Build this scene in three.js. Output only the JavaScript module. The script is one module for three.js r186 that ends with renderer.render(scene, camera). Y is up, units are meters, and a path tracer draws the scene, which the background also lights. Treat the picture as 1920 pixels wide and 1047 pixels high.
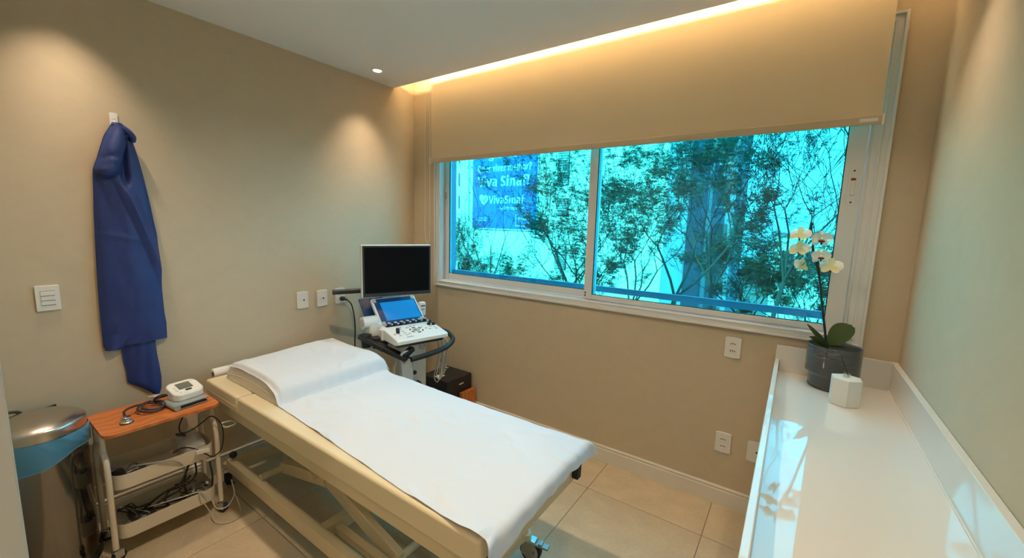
import * as THREE from 'three';
import { RoundedBoxGeometry } from 'three/addons/geometries/RoundedBoxGeometry.js';
import { mergeGeometries } from 'three/addons/utils/BufferGeometryUtils.js';
import { ImprovedNoise } from 'three/addons/math/ImprovedNoise.js';
import { RectAreaLightUniformsLib } from 'three/addons/lights/RectAreaLightUniformsLib.js';
RectAreaLightUniformsLib.init();

// ---------------------------------------------------------------- camera, sky, sun, exposure
const scene = new THREE.Scene();
const camera = new THREE.PerspectiveCamera(68.78, 1920 / 1047, 0.02, 300);
{
  const m = new THREE.Matrix4().set(
    0.81945, -0.098031, 0.564705, 2.78,
    0.02689, 0.990755, 0.132971, 1.56,
    -0.57252, -0.093778, 0.81451, 2.475,
    0, 0, 0, 1);
  m.decompose(camera.position, camera.quaternion, camera.scale);
}
scene.background = new THREE.Color().setRGB(3.8, 7.2, 10.6);
const sun = new THREE.DirectionalLight(new THREE.Color().setRGB(1, 0.93, 0.8), 48);
sun.position.set(-14, 34, 26); sun.target.position.set(-3, 0, -8);
scene.add(sun, sun.target);
sun.shadow.camera.left = sun.shadow.camera.bottom = -32; sun.shadow.camera.right = sun.shadow.camera.top = 32;
sun.shadow.camera.far = 120; sun.shadow.mapSize.set(2048, 2048);
const renderer = new THREE.WebGLRenderer();
renderer.toneMapping = THREE.LinearToneMapping;
renderer.toneMappingExposure = 1.07;
renderer.shadowMap.enabled = true;
const COVE = new THREE.Color().setRGB(1, 0.7, 0.36), DOWN = new THREE.Color().setRGB(1, 0.8, 0.58);
const COVE_POWER = 200, DOWN_POWER = 3.2, ROOM_POWER = 8.6;

// ---------------------------------------------------------------- helpers
let seed = 7;
const rnd = () => { seed = (seed * 1664525 + 1013904223) >>> 0; return seed / 4294967296; };
const rr = (a, b) => a + (b - a) * rnd();
const V = (x, y, z) => new THREE.Vector3(x, y, z);
const noise = new ImprovedNoise();
const lin = (r, g, b) => new THREE.Color().setRGB(r, g, b);
function flat(g) { // non-indexed, position + normal + uv only
  g = g.index ? g.toNonIndexed() : g;
  if (!g.attributes.normal) g.computeVertexNormals();
  for (const k of Object.keys(g.attributes)) if (!['position', 'normal', 'uv'].includes(k)) g.deleteAttribute(k);
  if (!g.attributes.uv) g.setAttribute('uv', new THREE.BufferAttribute(new Float32Array(g.attributes.position.count * 2), 2));
  g.clearGroups();
  return g;
}
function J(...gs) { const l = gs.flat().map(flat); return l.length === 1 ? l[0] : mergeGeometries(l); }
function uvm(g, s = 1) { // box-projected uv in metres
  g = flat(g);
  const p = g.attributes.position, n = g.attributes.normal, u = g.attributes.uv;
  for (let i = 0; i < p.count; i++) {
    const ax = Math.abs(n.getX(i)), ay = Math.abs(n.getY(i)), az = Math.abs(n.getZ(i));
    if (ax >= ay && ax >= az) u.setXY(i, p.getZ(i) * s, p.getY(i) * s);
    else if (ay >= az) u.setXY(i, p.getX(i) * s, p.getZ(i) * s);
    else u.setXY(i, p.getX(i) * s, p.getY(i) * s);
  }
  return g;
}
const bx = (x0, x1, y0, y1, z0, z1) => new THREE.BoxGeometry(x1 - x0, y1 - y0, z1 - z0).translate((x0 + x1) / 2, (y0 + y1) / 2, (z0 + z1) / 2);
const rb = (x0, x1, y0, y1, z0, z1, r = 0.004, s = 2) => new RoundedBoxGeometry(x1 - x0, y1 - y0, z1 - z0, s, Math.min(r, (x1 - x0) / 2.01, (y1 - y0) / 2.01, (z1 - z0) / 2.01)).translate((x0 + x1) / 2, (y0 + y1) / 2, (z0 + z1) / 2);
function rod(a, b, r0, r1 = r0, n = 12) {
  a = V(...a); b = V(...b);
  const d = b.clone().sub(a), g = new THREE.CylinderGeometry(r1, r0, d.length(), n);
  g.applyQuaternion(new THREE.Quaternion().setFromUnitVectors(V(0, 1, 0), d.clone().normalize()));
  return g.translate((a.x + b.x) / 2, (a.y + b.y) / 2, (a.z + b.z) / 2);
}
function bar(a, b, w, h) { // rectangular bar between two points, w sideways, h tall
  a = V(...a); b = V(...b);
  const d = b.clone().sub(a), g = new RoundedBoxGeometry(w, h, d.length(), 2, Math.min(w, h) * 0.12), m = new THREE.Matrix4().lookAt(b, a, V(0, 1, 0));
  g.applyMatrix4(m);
  return g.translate((a.x + b.x) / 2, (a.y + b.y) / 2, (a.z + b.z) / 2);
}
const tube = (pts, r, n = 40, k = 8, closed = false) => new THREE.TubeGeometry(new THREE.CatmullRomCurve3(pts.map((p) => V(...p)), closed), n, r, k, closed);
const lathe = (pts, n = 40) => new THREE.LatheGeometry(pts.map((p) => new THREE.Vector2(...p)), n);
function shapeOf(pts) { const s = new THREE.Shape(); pts.forEach((p, i) => (i ? s.lineTo(...p) : s.moveTo(...p))); return s; }
function rrect(w, h, r) {
  const s = new THREE.Shape(), x = -w / 2, y = -h / 2;
  s.moveTo(x + r, y); s.lineTo(x + w - r, y); s.absarc(x + w - r, y + r, r, -Math.PI / 2, 0); s.lineTo(x + w, y + h - r); s.absarc(x + w - r, y + h - r, r, 0, Math.PI / 2);
  s.lineTo(x + r, y + h); s.absarc(x + r, y + h - r, r, Math.PI / 2, Math.PI); s.lineTo(x, y + r); s.absarc(x + r, y + r, r, Math.PI, Math.PI * 1.5);
  return s;
}
const ext = (s, d, bev = 0, seg = 8) => new THREE.ExtrudeGeometry(s, { depth: d, bevelEnabled: bev > 0, bevelSize: bev, bevelThickness: bev, bevelSegments: 3, curveSegments: seg });
function grid(nu, nv, f, closedV = false) { // surface from f(u, v) -> [x, y, z]
  const pos = [], uv = [], idx = [];
  for (let i = 0; i <= nu; i++) for (let j = 0; j <= nv; j++) { pos.push(...f(i / nu, j / nv)); uv.push(i / nu, j / nv); }
  for (let i = 0; i < nu; i++) for (let j = 0; j < nv; j++) { const a = i * (nv + 1) + j, b = a + nv + 1; idx.push(a, b, a + 1, b, b + 1, a + 1); }
  const g = new THREE.BufferGeometry();
  g.setAttribute('position', new THREE.Float32BufferAttribute(pos, 3)); g.setAttribute('uv', new THREE.Float32BufferAttribute(uv, 2)); g.setIndex(idx); g.computeVertexNormals();
  return g;
}
const names = new Map();
function numbered(n) { const k = names.get(n) ?? 0; names.set(n, k + 1); return k ? `${n}_${String(k).padStart(3, '0')}` : n; }
function thing(name, label, category, at = [0, 0, 0], turn = 0, group) {
  const o = new THREE.Group(); o.name = numbered(name); o.position.set(...at); o.rotation.y = turn;
  o.userData = { label, category }; if (group) o.userData.group = group;
  scene.add(o); return o;
}
function structure(name, label, category) { const o = new THREE.Group(); o.name = name; o.userData = { label, category, kind: 'structure' }; scene.add(o); return o; }
function part(name, g, m, parent, label) { const o = new THREE.Mesh(Array.isArray(g) ? J(g) : g, m); o.name = name; if (label) o.userData.label = label; parent.add(o); return o; }
function solo(name, g, m, label, category, group, kind) {
  const o = new THREE.Mesh(Array.isArray(g) ? J(g) : g, m); o.name = kind === 'structure' ? name : numbered(name); o.userData = { label, category };
  if (group) o.userData.group = group; if (kind) o.userData.kind = kind;
  scene.add(o); return o;
}

// ---------------------------------------------------------------- procedural textures
function dataTex(n, f, srgb = false) {
  const d = new Uint8Array(n * n * 4);
  for (let y = 0; y < n; y++) for (let x = 0; x < n; x++) { const c = f(x / n, y / n); d.set([c[0] * 255, c[1] * 255, c[2] * 255, 255].map((v) => Math.max(0, Math.min(255, v))), (y * n + x) * 4); }
  const t = new THREE.DataTexture(d, n, n); t.magFilter = THREE.LinearFilter; t.minFilter = THREE.LinearFilter; t.wrapS = t.wrapT = THREE.RepeatWrapping;
  if (srgb) t.colorSpace = THREE.SRGBColorSpace; t.needsUpdate = true; return t;
}
const per = (u, v, f, z) => { // tileable noise
  const a = u * Math.PI * 2, b = v * Math.PI * 2, k = f / 6.283;
  return noise.noise(Math.cos(a) * k + 9 + z, Math.sin(a) * k + Math.cos(b) * k * 1.3 + 4, Math.sin(b) * k * 1.3 + z);
};
const plasterTex = dataTex(256, (u, v) => { const h = 0.5 + 0.3 * per(u, v, 60, 1) + 0.25 * per(u, v, 130, 5) + 0.1 * (rnd() - 0.5); return [h, h, h]; });
const mottleTex = dataTex(256, (u, v) => { const h = 0.975 + 0.012 * per(u, v, 12, 3) + 0.01 * per(u, v, 40, 8); return [h, h, h]; }, true);
const tileTex = dataTex(256, (u, v) => { const h = 0.95 + 0.045 * per(u, v, 9, 2) + 0.03 * per(u, v, 60, 6) + 0.02 * (rnd() - 0.5); return [h, h * 0.99, h * 0.975]; }, true);
const woodTex = dataTex(512, (u, v) => {
  const w = per(u, v, 5, 4) * 0.35 + 0.05 * per(u, v, 30, 7), g = 0.5 + 0.5 * Math.sin((u * 8 + w * 1.5) * 6.283), f = 0.5 + 0.5 * Math.sin((u * 60 + w * 3) * 6.283) * 0.6;
  const s = 0.8 * g + 0.2 * f, k = 0.89 + 0.11 * s + 0.04 * (rnd() - 0.5);
  return [0.83 * k, 0.5 * k * (0.92 + 0.08 * s), 0.27 * k * (0.85 + 0.15 * s)];
}, true);
const darkWoodTex = woodTex;
const weaveTex = dataTex(128, (u, v) => { const a = 0.5 + 0.5 * Math.sin(u * 6.283 * 32), b = 0.5 + 0.5 * Math.sin(v * 6.283 * 32), h = 0.5 * a + 0.5 * b; return [h, h, h]; });
const crepeTex = dataTex(256, (u, v) => { const h = 0.5 + 0.3 * per(u, v, 30, 11) + 0.3 * per(u, v, 90, 2); return [h, h, h]; });
const brushTex = dataTex(256, (u, v) => { const h = 0.3 + 0.1 * noise.noise(u * 3, v * 120, 2) + 0.06 * rnd(); return [h, h, h]; });
function canvasTex(w, h, draw) {
  const c = document.createElement('canvas'); c.width = w; c.height = h; const x = c.getContext('2d'); draw(x, w, h);
  const t = new THREE.CanvasTexture(c); t.colorSpace = THREE.SRGBColorSpace; return t;
}

// ---------------------------------------------------------------- materials
const S = (o) => new THREE.MeshStandardMaterial(o), P = (o) => new THREE.MeshPhysicalMaterial(o);
const M = {
  wall: S({ color: lin(0.6, 0.49, 0.345), map: mottleTex, roughness: 0.75, bumpMap: plasterTex, bumpScale: 0.0001 }),
  ceiling: S({ color: lin(0.84, 0.83, 0.81), roughness: 0.9, bumpMap: plasterTex, bumpScale: 0.0001 }),
  tile: ['tone', 'tone', 'tone'].map((_, i) => S({ color: lin(0.64 + i * 0.012, 0.53 + i * 0.01, 0.38 + i * 0.008), map: tileTex, roughness: 0.3 })),
  grout: S({ color: lin(0.3, 0.23, 0.15), roughness: 0.9 }),
  trimWhite: S({ color: lin(0.72, 0.68, 0.6), roughness: 0.4 }),
  jamb: S({ color: lin(0.56, 0.6, 0.6), roughness: 0.5 }),
  frame: S({ color: lin(0.7, 0.69, 0.67), roughness: 0.32 }),
  gasket: S({ color: lin(0.01, 0.01, 0.012), roughness: 0.6 }),
  glass: P({ color: lin(0.15, 0.62, 0.63), transmission: 1, thickness: 0, roughness: 0.02, ior: 1.5 }),
  blind: S({ color: lin(0.74, 0.61, 0.42), roughness: 0.9, bumpMap: weaveTex, bumpScale: 0.0003 }),
  blindBar: S({ color: lin(0.56, 0.46, 0.31), roughness: 0.5 }),
  counter: P({ color: lin(0.74, 0.71, 0.66), roughness: 0.05, clearcoat: 0.6, clearcoatRoughness: 0.02 }),
  lacquer: S({ color: lin(0.75, 0.74, 0.72), roughness: 0.25 }),
  plate: S({ color: lin(0.76, 0.73, 0.68), roughness: 0.35 }),
  black: S({ color: lin(0.012, 0.012, 0.014), roughness: 0.45 }),
  rubber: S({ color: lin(0.02, 0.02, 0.022), roughness: 0.75 }),
  darkPlastic: S({ color: lin(0.03, 0.032, 0.038), roughness: 0.4 }),
  chrome: S({ color: lin(0.62, 0.62, 0.63), metalness: 1, roughness: 0.24 }),
  pedal: S({ color: lin(0.4, 0.41, 0.42), metalness: 1, roughness: 0.45 }),
  steel: S({ color: lin(0.24, 0.235, 0.23), metalness: 1, roughness: 0.12 }),
  brushed: S({ color: lin(0.58, 0.54, 0.5), metalness: 1, roughness: 0.26, bumpMap: brushTex, bumpScale: 0.00015 }),
  vinyl: S({ color: lin(0.76, 0.66, 0.46), roughness: 0.42 }),
  creamMetal: S({ color: lin(0.68, 0.58, 0.39), roughness: 0.4 }),
  sheet: P({ color: lin(0.66, 0.7, 0.77), roughness: 0.85, bumpMap: crepeTex, bumpScale: 0.00025 }),
  pillow: P({ color: lin(0.66, 0.6, 0.49), roughness: 0.25, clearcoat: 0.5, clearcoatRoughness: 0.2, bumpMap: crepeTex, bumpScale: 0.0012 }),
  paper: S({ color: lin(0.8, 0.76, 0.72), roughness: 0.85 }),
  card: S({ color: lin(0.16, 0.09, 0.05), roughness: 0.9 }),
  gown: P({ color: lin(0.014, 0.034, 0.17), roughness: 0.5, sheen: 0.2, sheenColor: lin(0.25, 0.3, 0.6), sheenRoughness: 0.5, bumpMap: crepeTex, bumpScale: 0.0008, side: THREE.DoubleSide }),
  wood: S({ map: woodTex, roughness: 0.42 }),
  cartMetal: S({ color: lin(0.7, 0.63, 0.52), roughness: 0.45 }),
  bag: P({ color: lin(0.16, 0.5, 0.78), transmission: 0.55, thickness: 0, roughness: 0.28, side: THREE.DoubleSide }),
  clearPlastic: P({ color: lin(0.9, 0.9, 0.9), transmission: 0.75, thickness: 0, roughness: 0.25, side: THREE.DoubleSide }),
  whitePlastic: S({ color: lin(0.78, 0.77, 0.75), roughness: 0.35 }),
  greyPlastic: S({ color: lin(0.42, 0.43, 0.44), roughness: 0.4 }),
  screenBlack: P({ color: lin(0.002, 0.002, 0.003), roughness: 0.3, specularIntensity: 0.3 }),
  lcd: S({ color: lin(0.17, 0.17, 0.14), roughness: 0.2 }),
  cuff: S({ color: lin(0.3, 0.34, 0.33), roughness: 0.85 }),
  cuffDark: S({ color: lin(0.012, 0.014, 0.02), roughness: 0.9 }),
  stethTube: S({ color: lin(0.05, 0.035, 0.035), roughness: 0.3 }),
  cableBlack: S({ color: lin(0.012, 0.012, 0.013), roughness: 0.5 }),
  cableGrey: S({ color: lin(0.38, 0.37, 0.34), roughness: 0.5 }),
  cableWhite: S({ color: lin(0.62, 0.6, 0.55), roughness: 0.5 }),
  potGlass: P({ color: lin(0.45, 0.46, 0.48), roughness: 0.05, transmission: 0.85, thickness: 0, ior: 1.5, side: THREE.DoubleSide }),
  leaf: S({ color: lin(0.05, 0.085, 0.025), roughness: 0.38 }),
  stem: S({ color: lin(0.018, 0.014, 0.012), roughness: 0.6 }),
  petal: P({ color: lin(0.86, 0.85, 0.76), roughness: 0.6, transmission: 0.25, thickness: 0, side: THREE.DoubleSide }),
  petalGreen: P({ color: lin(0.78, 0.76, 0.42), roughness: 0.6, transmission: 0.25, thickness: 0, side: THREE.DoubleSide }),
  lip: S({ color: lin(0.16, 0.008, 0.03), roughness: 0.5 }),
  moss: S({ color: lin(0.1, 0.08, 0.05), roughness: 1 }),
  ceramic: S({ color: lin(0.78, 0.77, 0.73), roughness: 0.5 }),
  clearGlass: P({ color: lin(0.9, 0.9, 0.88), transmission: 0.8, thickness: 0, roughness: 0.03 }),
  strip: S({ color: lin(1, 0.8, 0.5), emissive: COVE, emissiveIntensity: 2.5 }),
  lens: S({ color: lin(0.9, 0.85, 0.8), emissive: lin(1, 0.93, 0.82), emissiveIntensity: 3 }),
  redMark: S({ color: lin(0.3, 0.02, 0.02), roughness: 0.5 }),
  bluePanel: P({ color: lin(0.01, 0.045, 0.15), roughness: 0.2, specularIntensity: 0.5 }),
  display: P({ color: lin(0.005, 0.01, 0.03), roughness: 0.15, specularIntensity: 0.4, emissive: lin(0.008, 0.24, 0.64), emissiveIntensity: 0.9 }),
  displayRim: P({ color: lin(0.012, 0.06, 0.17), roughness: 0.2, specularIntensity: 0.4 }),
  facade: S({ color: lin(0.72, 0.7, 0.66), map: mottleTex, roughness: 0.9 }),
  facadeGrey: S({ color: lin(0.1, 0.15, 0.2), map: mottleTex, roughness: 0.9 }),
  facadeStripe: S({ color: lin(0.25, 0.28, 0.3), roughness: 0.9 }),
  louvre: S({ color: lin(0.2, 0.2, 0.2), roughness: 0.7 }),
  winDark: S({ color: lin(0.05, 0.055, 0.06), roughness: 0.2 }),
  bark: S({ color: lin(0.02, 0.018, 0.015), roughness: 0.95 }),
  leafA: S({ color: lin(0.012, 0.034, 0.02), roughness: 0.7, side: THREE.DoubleSide }),
  leafB: S({ color: lin(0.03, 0.075, 0.035), roughness: 0.7, side: THREE.DoubleSide }),
  ground: S({ color: lin(0.05, 0.05, 0.047), roughness: 1 }),
  railPaint: S({ color: lin(0.24, 0.27, 0.42), roughness: 0.5 }),
};

// ---------------------------------------------------------------- room shell (x: 0..3.21, z: 0..3.7, window wall z = 0)
const W = 3.21, CEIL = 2.62, D = 3.7, H0 = { x0: 0.31, x1: 3.02, y0: 1.06, y1: 2.46 };
{
  const floor = structure('floor', 'glossy beige porcelain tile floor with thin grout lines', 'floor');
  part('grout_bed', uvm(bx(-0.15, W + 0.15, -0.12, -0.004, -0.15, D + 0.15)), M.grout, floor);
  const T = 0.6325, gap = 0.0016, xs = [], zs = [];
  for (let x = 1.89 - 4 * T; x < W + T; x += T) xs.push(x);
  for (let z = 0.333 - T; z < D + T; z += T) zs.push(z);
  for (let i = 0; i + 1 < xs.length; i++) for (let j = 0; j + 1 < zs.length; j++) {
    const x0 = Math.max(xs[i] + gap, 0), x1 = Math.min(xs[i + 1] - gap, W), z0 = Math.max(zs[j] + gap, 0), z1 = Math.min(zs[j + 1] - gap, D);
    if (x1 - x0 < 0.02 || z1 - z0 < 0.02) continue;
    const g = uvm(rb(x0, x1, -0.012, 0, z0, z1, 0.0015, 1)), u = g.attributes.uv, ox = rnd(), oz = rnd();
    for (let k = 0; k < u.count; k++) u.setXY(k, u.getX(k) + ox, u.getY(k) + oz);
    part('tile', g, M.tile[Math.floor(rnd() * 3)], floor);
  }
  solo('wall_back', uvm(J(bx(-0.15, H0.x0, -0.12, 2.95, -0.2, 0), bx(H0.x1, W + 0.15, -0.12, 2.95, -0.2, 0), bx(H0.x0, H0.x1, -0.12, H0.y0, -0.2, 0), bx(H0.x0, H0.x1, H0.y1, 2.95, -0.2, 0))), M.wall, 'beige painted wall around the wide window', 'wall', null, 'structure');
  solo('wall_left', uvm(bx(-0.15, 0, -0.12, 2.95, 0, 2.6)), M.wall, 'beige painted wall behind the bed head and hanging gown', 'wall', null, 'structure');
  solo('wall_right', uvm(bx(W, W + 0.15, -0.12, 2.95, 0, D)), M.wall, 'beige painted wall above the white counter', 'wall', null, 'structure');
  solo('wall_front', uvm(J(bx(0, 2.075, -0.12, 2.95, 2.44, 2.6), bx(1.9, 2.06, -0.12, 2.95, 2.6, D), bx(1.9, W + 0.15, -0.12, 2.95, D, D + 0.15))), M.wall, 'beige wall beside the entrance behind the steel bin', 'wall', null, 'structure');
  solo('trim_1', [rb(2.075, 2.09, 0, CEIL, 2.441, 2.6, 0.002)], M.jamb, 'pale vertical door jamb at the left edge beside the steel bin', 'door jamb', null, 'structure');
  solo('ceiling', uvm(J(bx(-0.15, W + 0.15, CEIL, 2.645, 0.205, D + 0.15), bx(0, W, 2.645, 2.655, 0.205, 0.222))), M.ceiling, 'white dropped plaster ceiling with a light cove along the window', 'ceiling', null, 'structure');
  solo('ceiling_cove', uvm(J(bx(-0.15, W + 0.15, 2.88, 2.95, 0, 0.7), bx(0, W, 2.645, 2.88, 0.6, 0.7))), M.ceiling, 'white cove recess above the roller blind', 'cove', null, 'structure');
  // baseboards with a moulded top
  const prof = (h, t) => shapeOf([[0, 0], [t, 0], [t, h * 0.8], [t * 0.72, h * 0.83], [t * 0.72, h * 0.9], [t * 0.95, h * 0.93], [t * 0.95, h * 0.97], [t * 0.6, h], [0, h]]);
  const bb = ext(prof(0.108, 0.017), 2.745).rotateY(-Math.PI / 2).translate(2.745, 0, 0);
  bb.scale(1, 1, 1);
  solo('baseboard_back', bb, M.trimWhite, 'white moulded baseboard under the window', 'baseboard', null, 'structure');
  solo('baseboard_left', ext(prof(0.108, 0.017), 2.42).translate(0, 0, 0.018), M.trimWhite, 'white moulded baseboard behind the bed head', 'baseboard', null, 'structure');
}

// ---------------------------------------------------------------- lamps
function downlight(x, z, label, power = DOWN_POWER, cone = 0.74) {
  const t = thing('ceiling_downlight', label, 'downlight', [x, CEIL, z], 0, 'recessed ceiling downlights');
  part('trim_ring', lathe([[0.031, -0.001], [0.034, -0.004], [0.046, -0.003], [0.048, 0.0], [0.031, 0.0]]), M.ceiling, t);
  part('lens', new THREE.SphereGeometry(0.03, 24, 8, 0, Math.PI * 2, Math.PI / 2, Math.PI / 2).scale(1, 0.35, 1), M.lens, t, 'glowing lens');
  const s = new THREE.SpotLight(DOWN, power, 0, cone, 1, 2); s.position.set(x, CEIL - 0.014, z); s.target.position.set(x, 0, z); s.shadow.radius = 1.5;
  s.name = 'downlight_spot'; scene.add(s, s.target);
}
downlight(0.21, 0.52, 'small round ceiling downlight in the corner above the ultrasound machine');
downlight(0.21, 2.06, 'small round ceiling downlight above the steel bin');
downlight(3.0, 0.52, 'small round ceiling downlight above the orchid', DOWN_POWER * 0.7);
downlight(3.0, 2.06, 'small round ceiling downlight above the near end of the counter', DOWN_POWER * 0.7);
downlight(1.55, 1.58, 'small round ceiling downlight above the middle of the bed', ROOM_POWER, 1.35);
downlight(2.65, 3.05, 'small round ceiling downlight in the entrance behind the camera', ROOM_POWER * 0.6, 1.35);
{
  const t = thing('cove_light', 'long warm strip light hidden in the ceiling cove above the blind', 'strip light');
  part('channel', bx(0.06, 3.15, 2.645, 2.655, 0.25, 0.28), M.whitePlastic, t);
  part('light_strip', bx(0.07, 3.14, 2.655, 2.659, 0.255, 0.275), M.strip, t, 'warm glowing strip');
  const a = new THREE.RectAreaLight(COVE, COVE_POWER, 3.05, 0.02); a.position.set(1.605, 2.663, 0.262); a.lookAt(1.605, 2.9, 0.08); a.name = 'cove_area'; scene.add(a);
}

// ---------------------------------------------------------------- window
const win = structure('window_1', 'wide white sliding window with two teal tinted panes', 'window');
{
  const o = { x0: 0.27, x1: 3.075, y0: 1.03, y1: 2.5 }, i = { x0: 0.325, x1: 3.01, y0: 1.075, y1: 2.445 };
  const ring = (a, b, z0, z1, r = 0.003) => [rb(a.x0, b.x0, a.y0, a.y1, z0, z1, r), rb(b.x1, a.x1, a.y0, a.y1, z0, z1, r), rb(b.x0, b.x1, a.y0, b.y0, z0, z1, r), rb(b.x0, b.x1, b.y1, a.y1, z0, z1, r)];
  const grow = (a, d) => ({ x0: a.x0 + d, x1: a.x1 - d, y0: a.y0 + d, y1: a.y1 - d });
  part('casing', [...ring(o, i, 0.001, 0.014), ...ring(o, grow(o, 0.012), 0.001, 0.026), ...ring(grow(o, 0.034), grow(o, 0.043), 0.001, 0.019)], M.frame, win);
  part('track_frame', [...ring({ x0: 0.311, x1: 3.019, y0: 1.061, y1: 2.459 }, { x0: 0.328, x1: 2.998, y0: 1.078, y1: 2.44 }, -0.11, 0.001, 0.002), bx(0.328, 2.998, 1.078, 1.084, -0.042, -0.036), bx(0.328, 2.998, 1.078, 1.084, -0.088, -0.082)], M.frame, win);
  const sash = (x0, x1, z, l, r, b) => {
    const y0 = 1.084, y1 = 2.44, g = { x0: x0 + l, x1: x1 - r, y0: y0 + b, y1: y1 - 0.05 };
    const s = part('sash', [rb(x0, x0 + l, y0, y1, z - 0.016, z + 0.016, 0.003), rb(x1 - r, x1, y0, y1, z - 0.016, z + 0.016, 0.003), rb(x0 + l, x1 - r, y0, y0 + b, z - 0.016, z + 0.016, 0.003), rb(x0 + l, x1 - r, y1 - 0.05, y1, z - 0.016, z + 0.016, 0.003)], M.frame, win);
    const q = { ...g }, k = grow(g, 0.004);
    part('gasket', ring(q, k, z + 0.004, z + 0.0125, 0.001), M.gasket, s);
    part('pane', bx(g.x0, g.x1, g.y0, g.y1, z - 0.001, z - 0.0005).translate(0, 0, 0), M.glass, s, 'teal tinted glass');
    return s;
  };
  const L = sash(0.33, 1.7, -0.062, 0.047, 0.06, 0.05), Rr = sash(1.645, 2.996, -0.02, 0.056, 0.07, 0.03);
  part('latch', [rb(0.343, 0.358, 1.70, 1.86, -0.046, -0.041, 0.002), rb(0.346, 0.355, 1.745, 1.815, -0.041, -0.037, 0.002)], M.frame, L);
  part('latch_slot', [bx(0.348, 0.353, 1.755, 1.81, -0.0375, -0.0365)], M.gasket, L);
  part('latch', [ext(rrect(0.034, 0.17, 0.015), 0.004, 0.001).translate(2.963, 1.775, -0.004), rb(2.955, 2.971, 1.735, 1.80, 0.0, 0.005, 0.002)], M.frame, Rr);
  part('latch_mark', bx(2.954, 2.972, 1.803, 1.813, 0.0, 0.0022), M.redMark, Rr, 'dark red marker');
  part('latch_screw', [rod([2.963, 1.846, 0], [2.963, 1.846, 0.003], 0.004), rod([2.963, 1.703, 0], [2.963, 1.703, 0.003], 0.004)], M.gasket, Rr);
  part('drain_slot', [bx(1.652, 1.66, 1.1, 1.112, -0.0045, -0.003), bx(1.652, 1.66, 1.118, 1.13, -0.0045, -0.003)], M.gasket, Rr);
  // rail outside the panes
  part('outer_rail', rb(0.312, 3.018, 1.112, 1.152, -0.19, -0.165, 0.003), M.railPaint, win);
  part('outer_reveal', [bx(0.3105, 0.314, 1.066, 2.455, -0.2, -0.112), bx(3.016, 3.0195, 1.066, 2.455, -0.2, -0.112)], M.railPaint, win);
  part('outer_sill', bx(0.312, 3.018, 1.06, 1.066, -0.26, -0.112), M.facade, win);
}

// ---------------------------------------------------------------- roller blind
{
  const t = thing('roller_blind', 'beige roller blind half lowered over the window', 'blind');
  part('fabric', uvm(bx(0.297, 3.022, 2.055, 2.775, 0.078, 0.081), 12), M.blind, t);
  part('roller_tube', rod([0.28, 2.79, 0.06], [3.03, 2.79, 0.06], 0.022, 0.022, 24), M.blindBar, t);
  part('bottom_bar', rb(0.292, 3.026, 2.03, 2.066, 0.073, 0.088, 0.004), M.blindBar, t);
  for (const x of [0.289, 3.029]) part('end_cap', rb(x - 0.004, x + 0.004, 2.027, 2.07, 0.07, 0.091, 0.002), M.plate, t);
  part('label_clip', rb(2.95, 3.012, 2.041, 2.056, 0.088, 0.091, 0.001), M.plate, t);
  for (const x of [0.268, 3.042]) part('bracket', rb(x - 0.004, x + 0.004, 2.74, 2.83, 0.0, 0.09, 0.002), M.whitePlastic, t);
  const c = [[0.2, 2.78, 0.05], [0.196, 2.4, 0.05], [0.194, 1.8, 0.05], [0.193, 1.46, 0.05], [0.205, 1.40, 0.05], [0.222, 1.385, 0.05], [0.238, 1.40, 0.05], [0.249, 1.46, 0.05], [0.249, 1.8, 0.05], [0.249, 2.4, 0.05], [0.249, 2.78, 0.05]];
  part('pull_chain', tube(c, 0.0016, 160, 6), M.plate, t);
}

// ---------------------------------------------------------------- counter and cabinet
{
  const CT = 0.85, z1 = 2.3;
  const t = thing('counter', 'long polished white stone counter with raised edge along the right wall', 'counter');
  part('worktop', rb(2.762, W - 0.022, CT - 0.03, CT, 0.02, z1, 0.002), M.counter, t);
  part('raised_edge', rb(2.744, 2.763, CT - 0.06, 0.91, 0.003, z1, 0.003), M.counter, t);
  part('backsplash', [rb(2.745, W - 0.001, 0.9, 0.985, 0.001, 0.02, 0.002), rb(2.764, W - 0.001, CT - 0.03, 0.905, 0.001, 0.02, 0.002)], M.counter, t);
  part('backsplash', [rb(W - 0.022, W - 0.001, CT - 0.03, 0.982, 0.02, z1, 0.002)], M.counter, t);
  part('caulk_line', [rod([3.186, CT + 0.001, 0.02], [3.186, CT + 0.001, z1], 0.004, 0.004, 6)], M.trimWhite, t);
  const c = thing('base_cabinet', 'white lacquered base cabinet under the counter', 'cabinet');
  part('body', rb(2.79, W - 0.002, 0.08, 0.788, 0.02, z1 - 0.01, 0.002), M.lacquer, c);
  part('plinth', bx(2.83, W - 0.002, 0.001, 0.08, 0.02, z1 - 0.01), M.lacquer, c);
  for (let k = 0; k < 4; k++) {
    const d = part('door', rb(2.77, 2.789, 0.085, 0.785, 0.022 + k * 0.566, 0.022 + k * 0.566 + 0.56, 0.002), M.lacquer, c);
    part('handle', [rb(2.728, 2.738, 0.46, 0.58, 0.022 + k * 0.566 + 0.5, 0.022 + k * 0.566 + 0.512, 0.002), rod([2.738, 0.475, 0.528 + k * 0.566], [2.77, 0.475, 0.528 + k * 0.566], 0.004), rod([2.738, 0.565, 0.528 + k * 0.566], [2.77, 0.565, 0.528 + k * 0.566], 0.004)], M.chrome, d, 'polished bar handle');
  }
}

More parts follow.
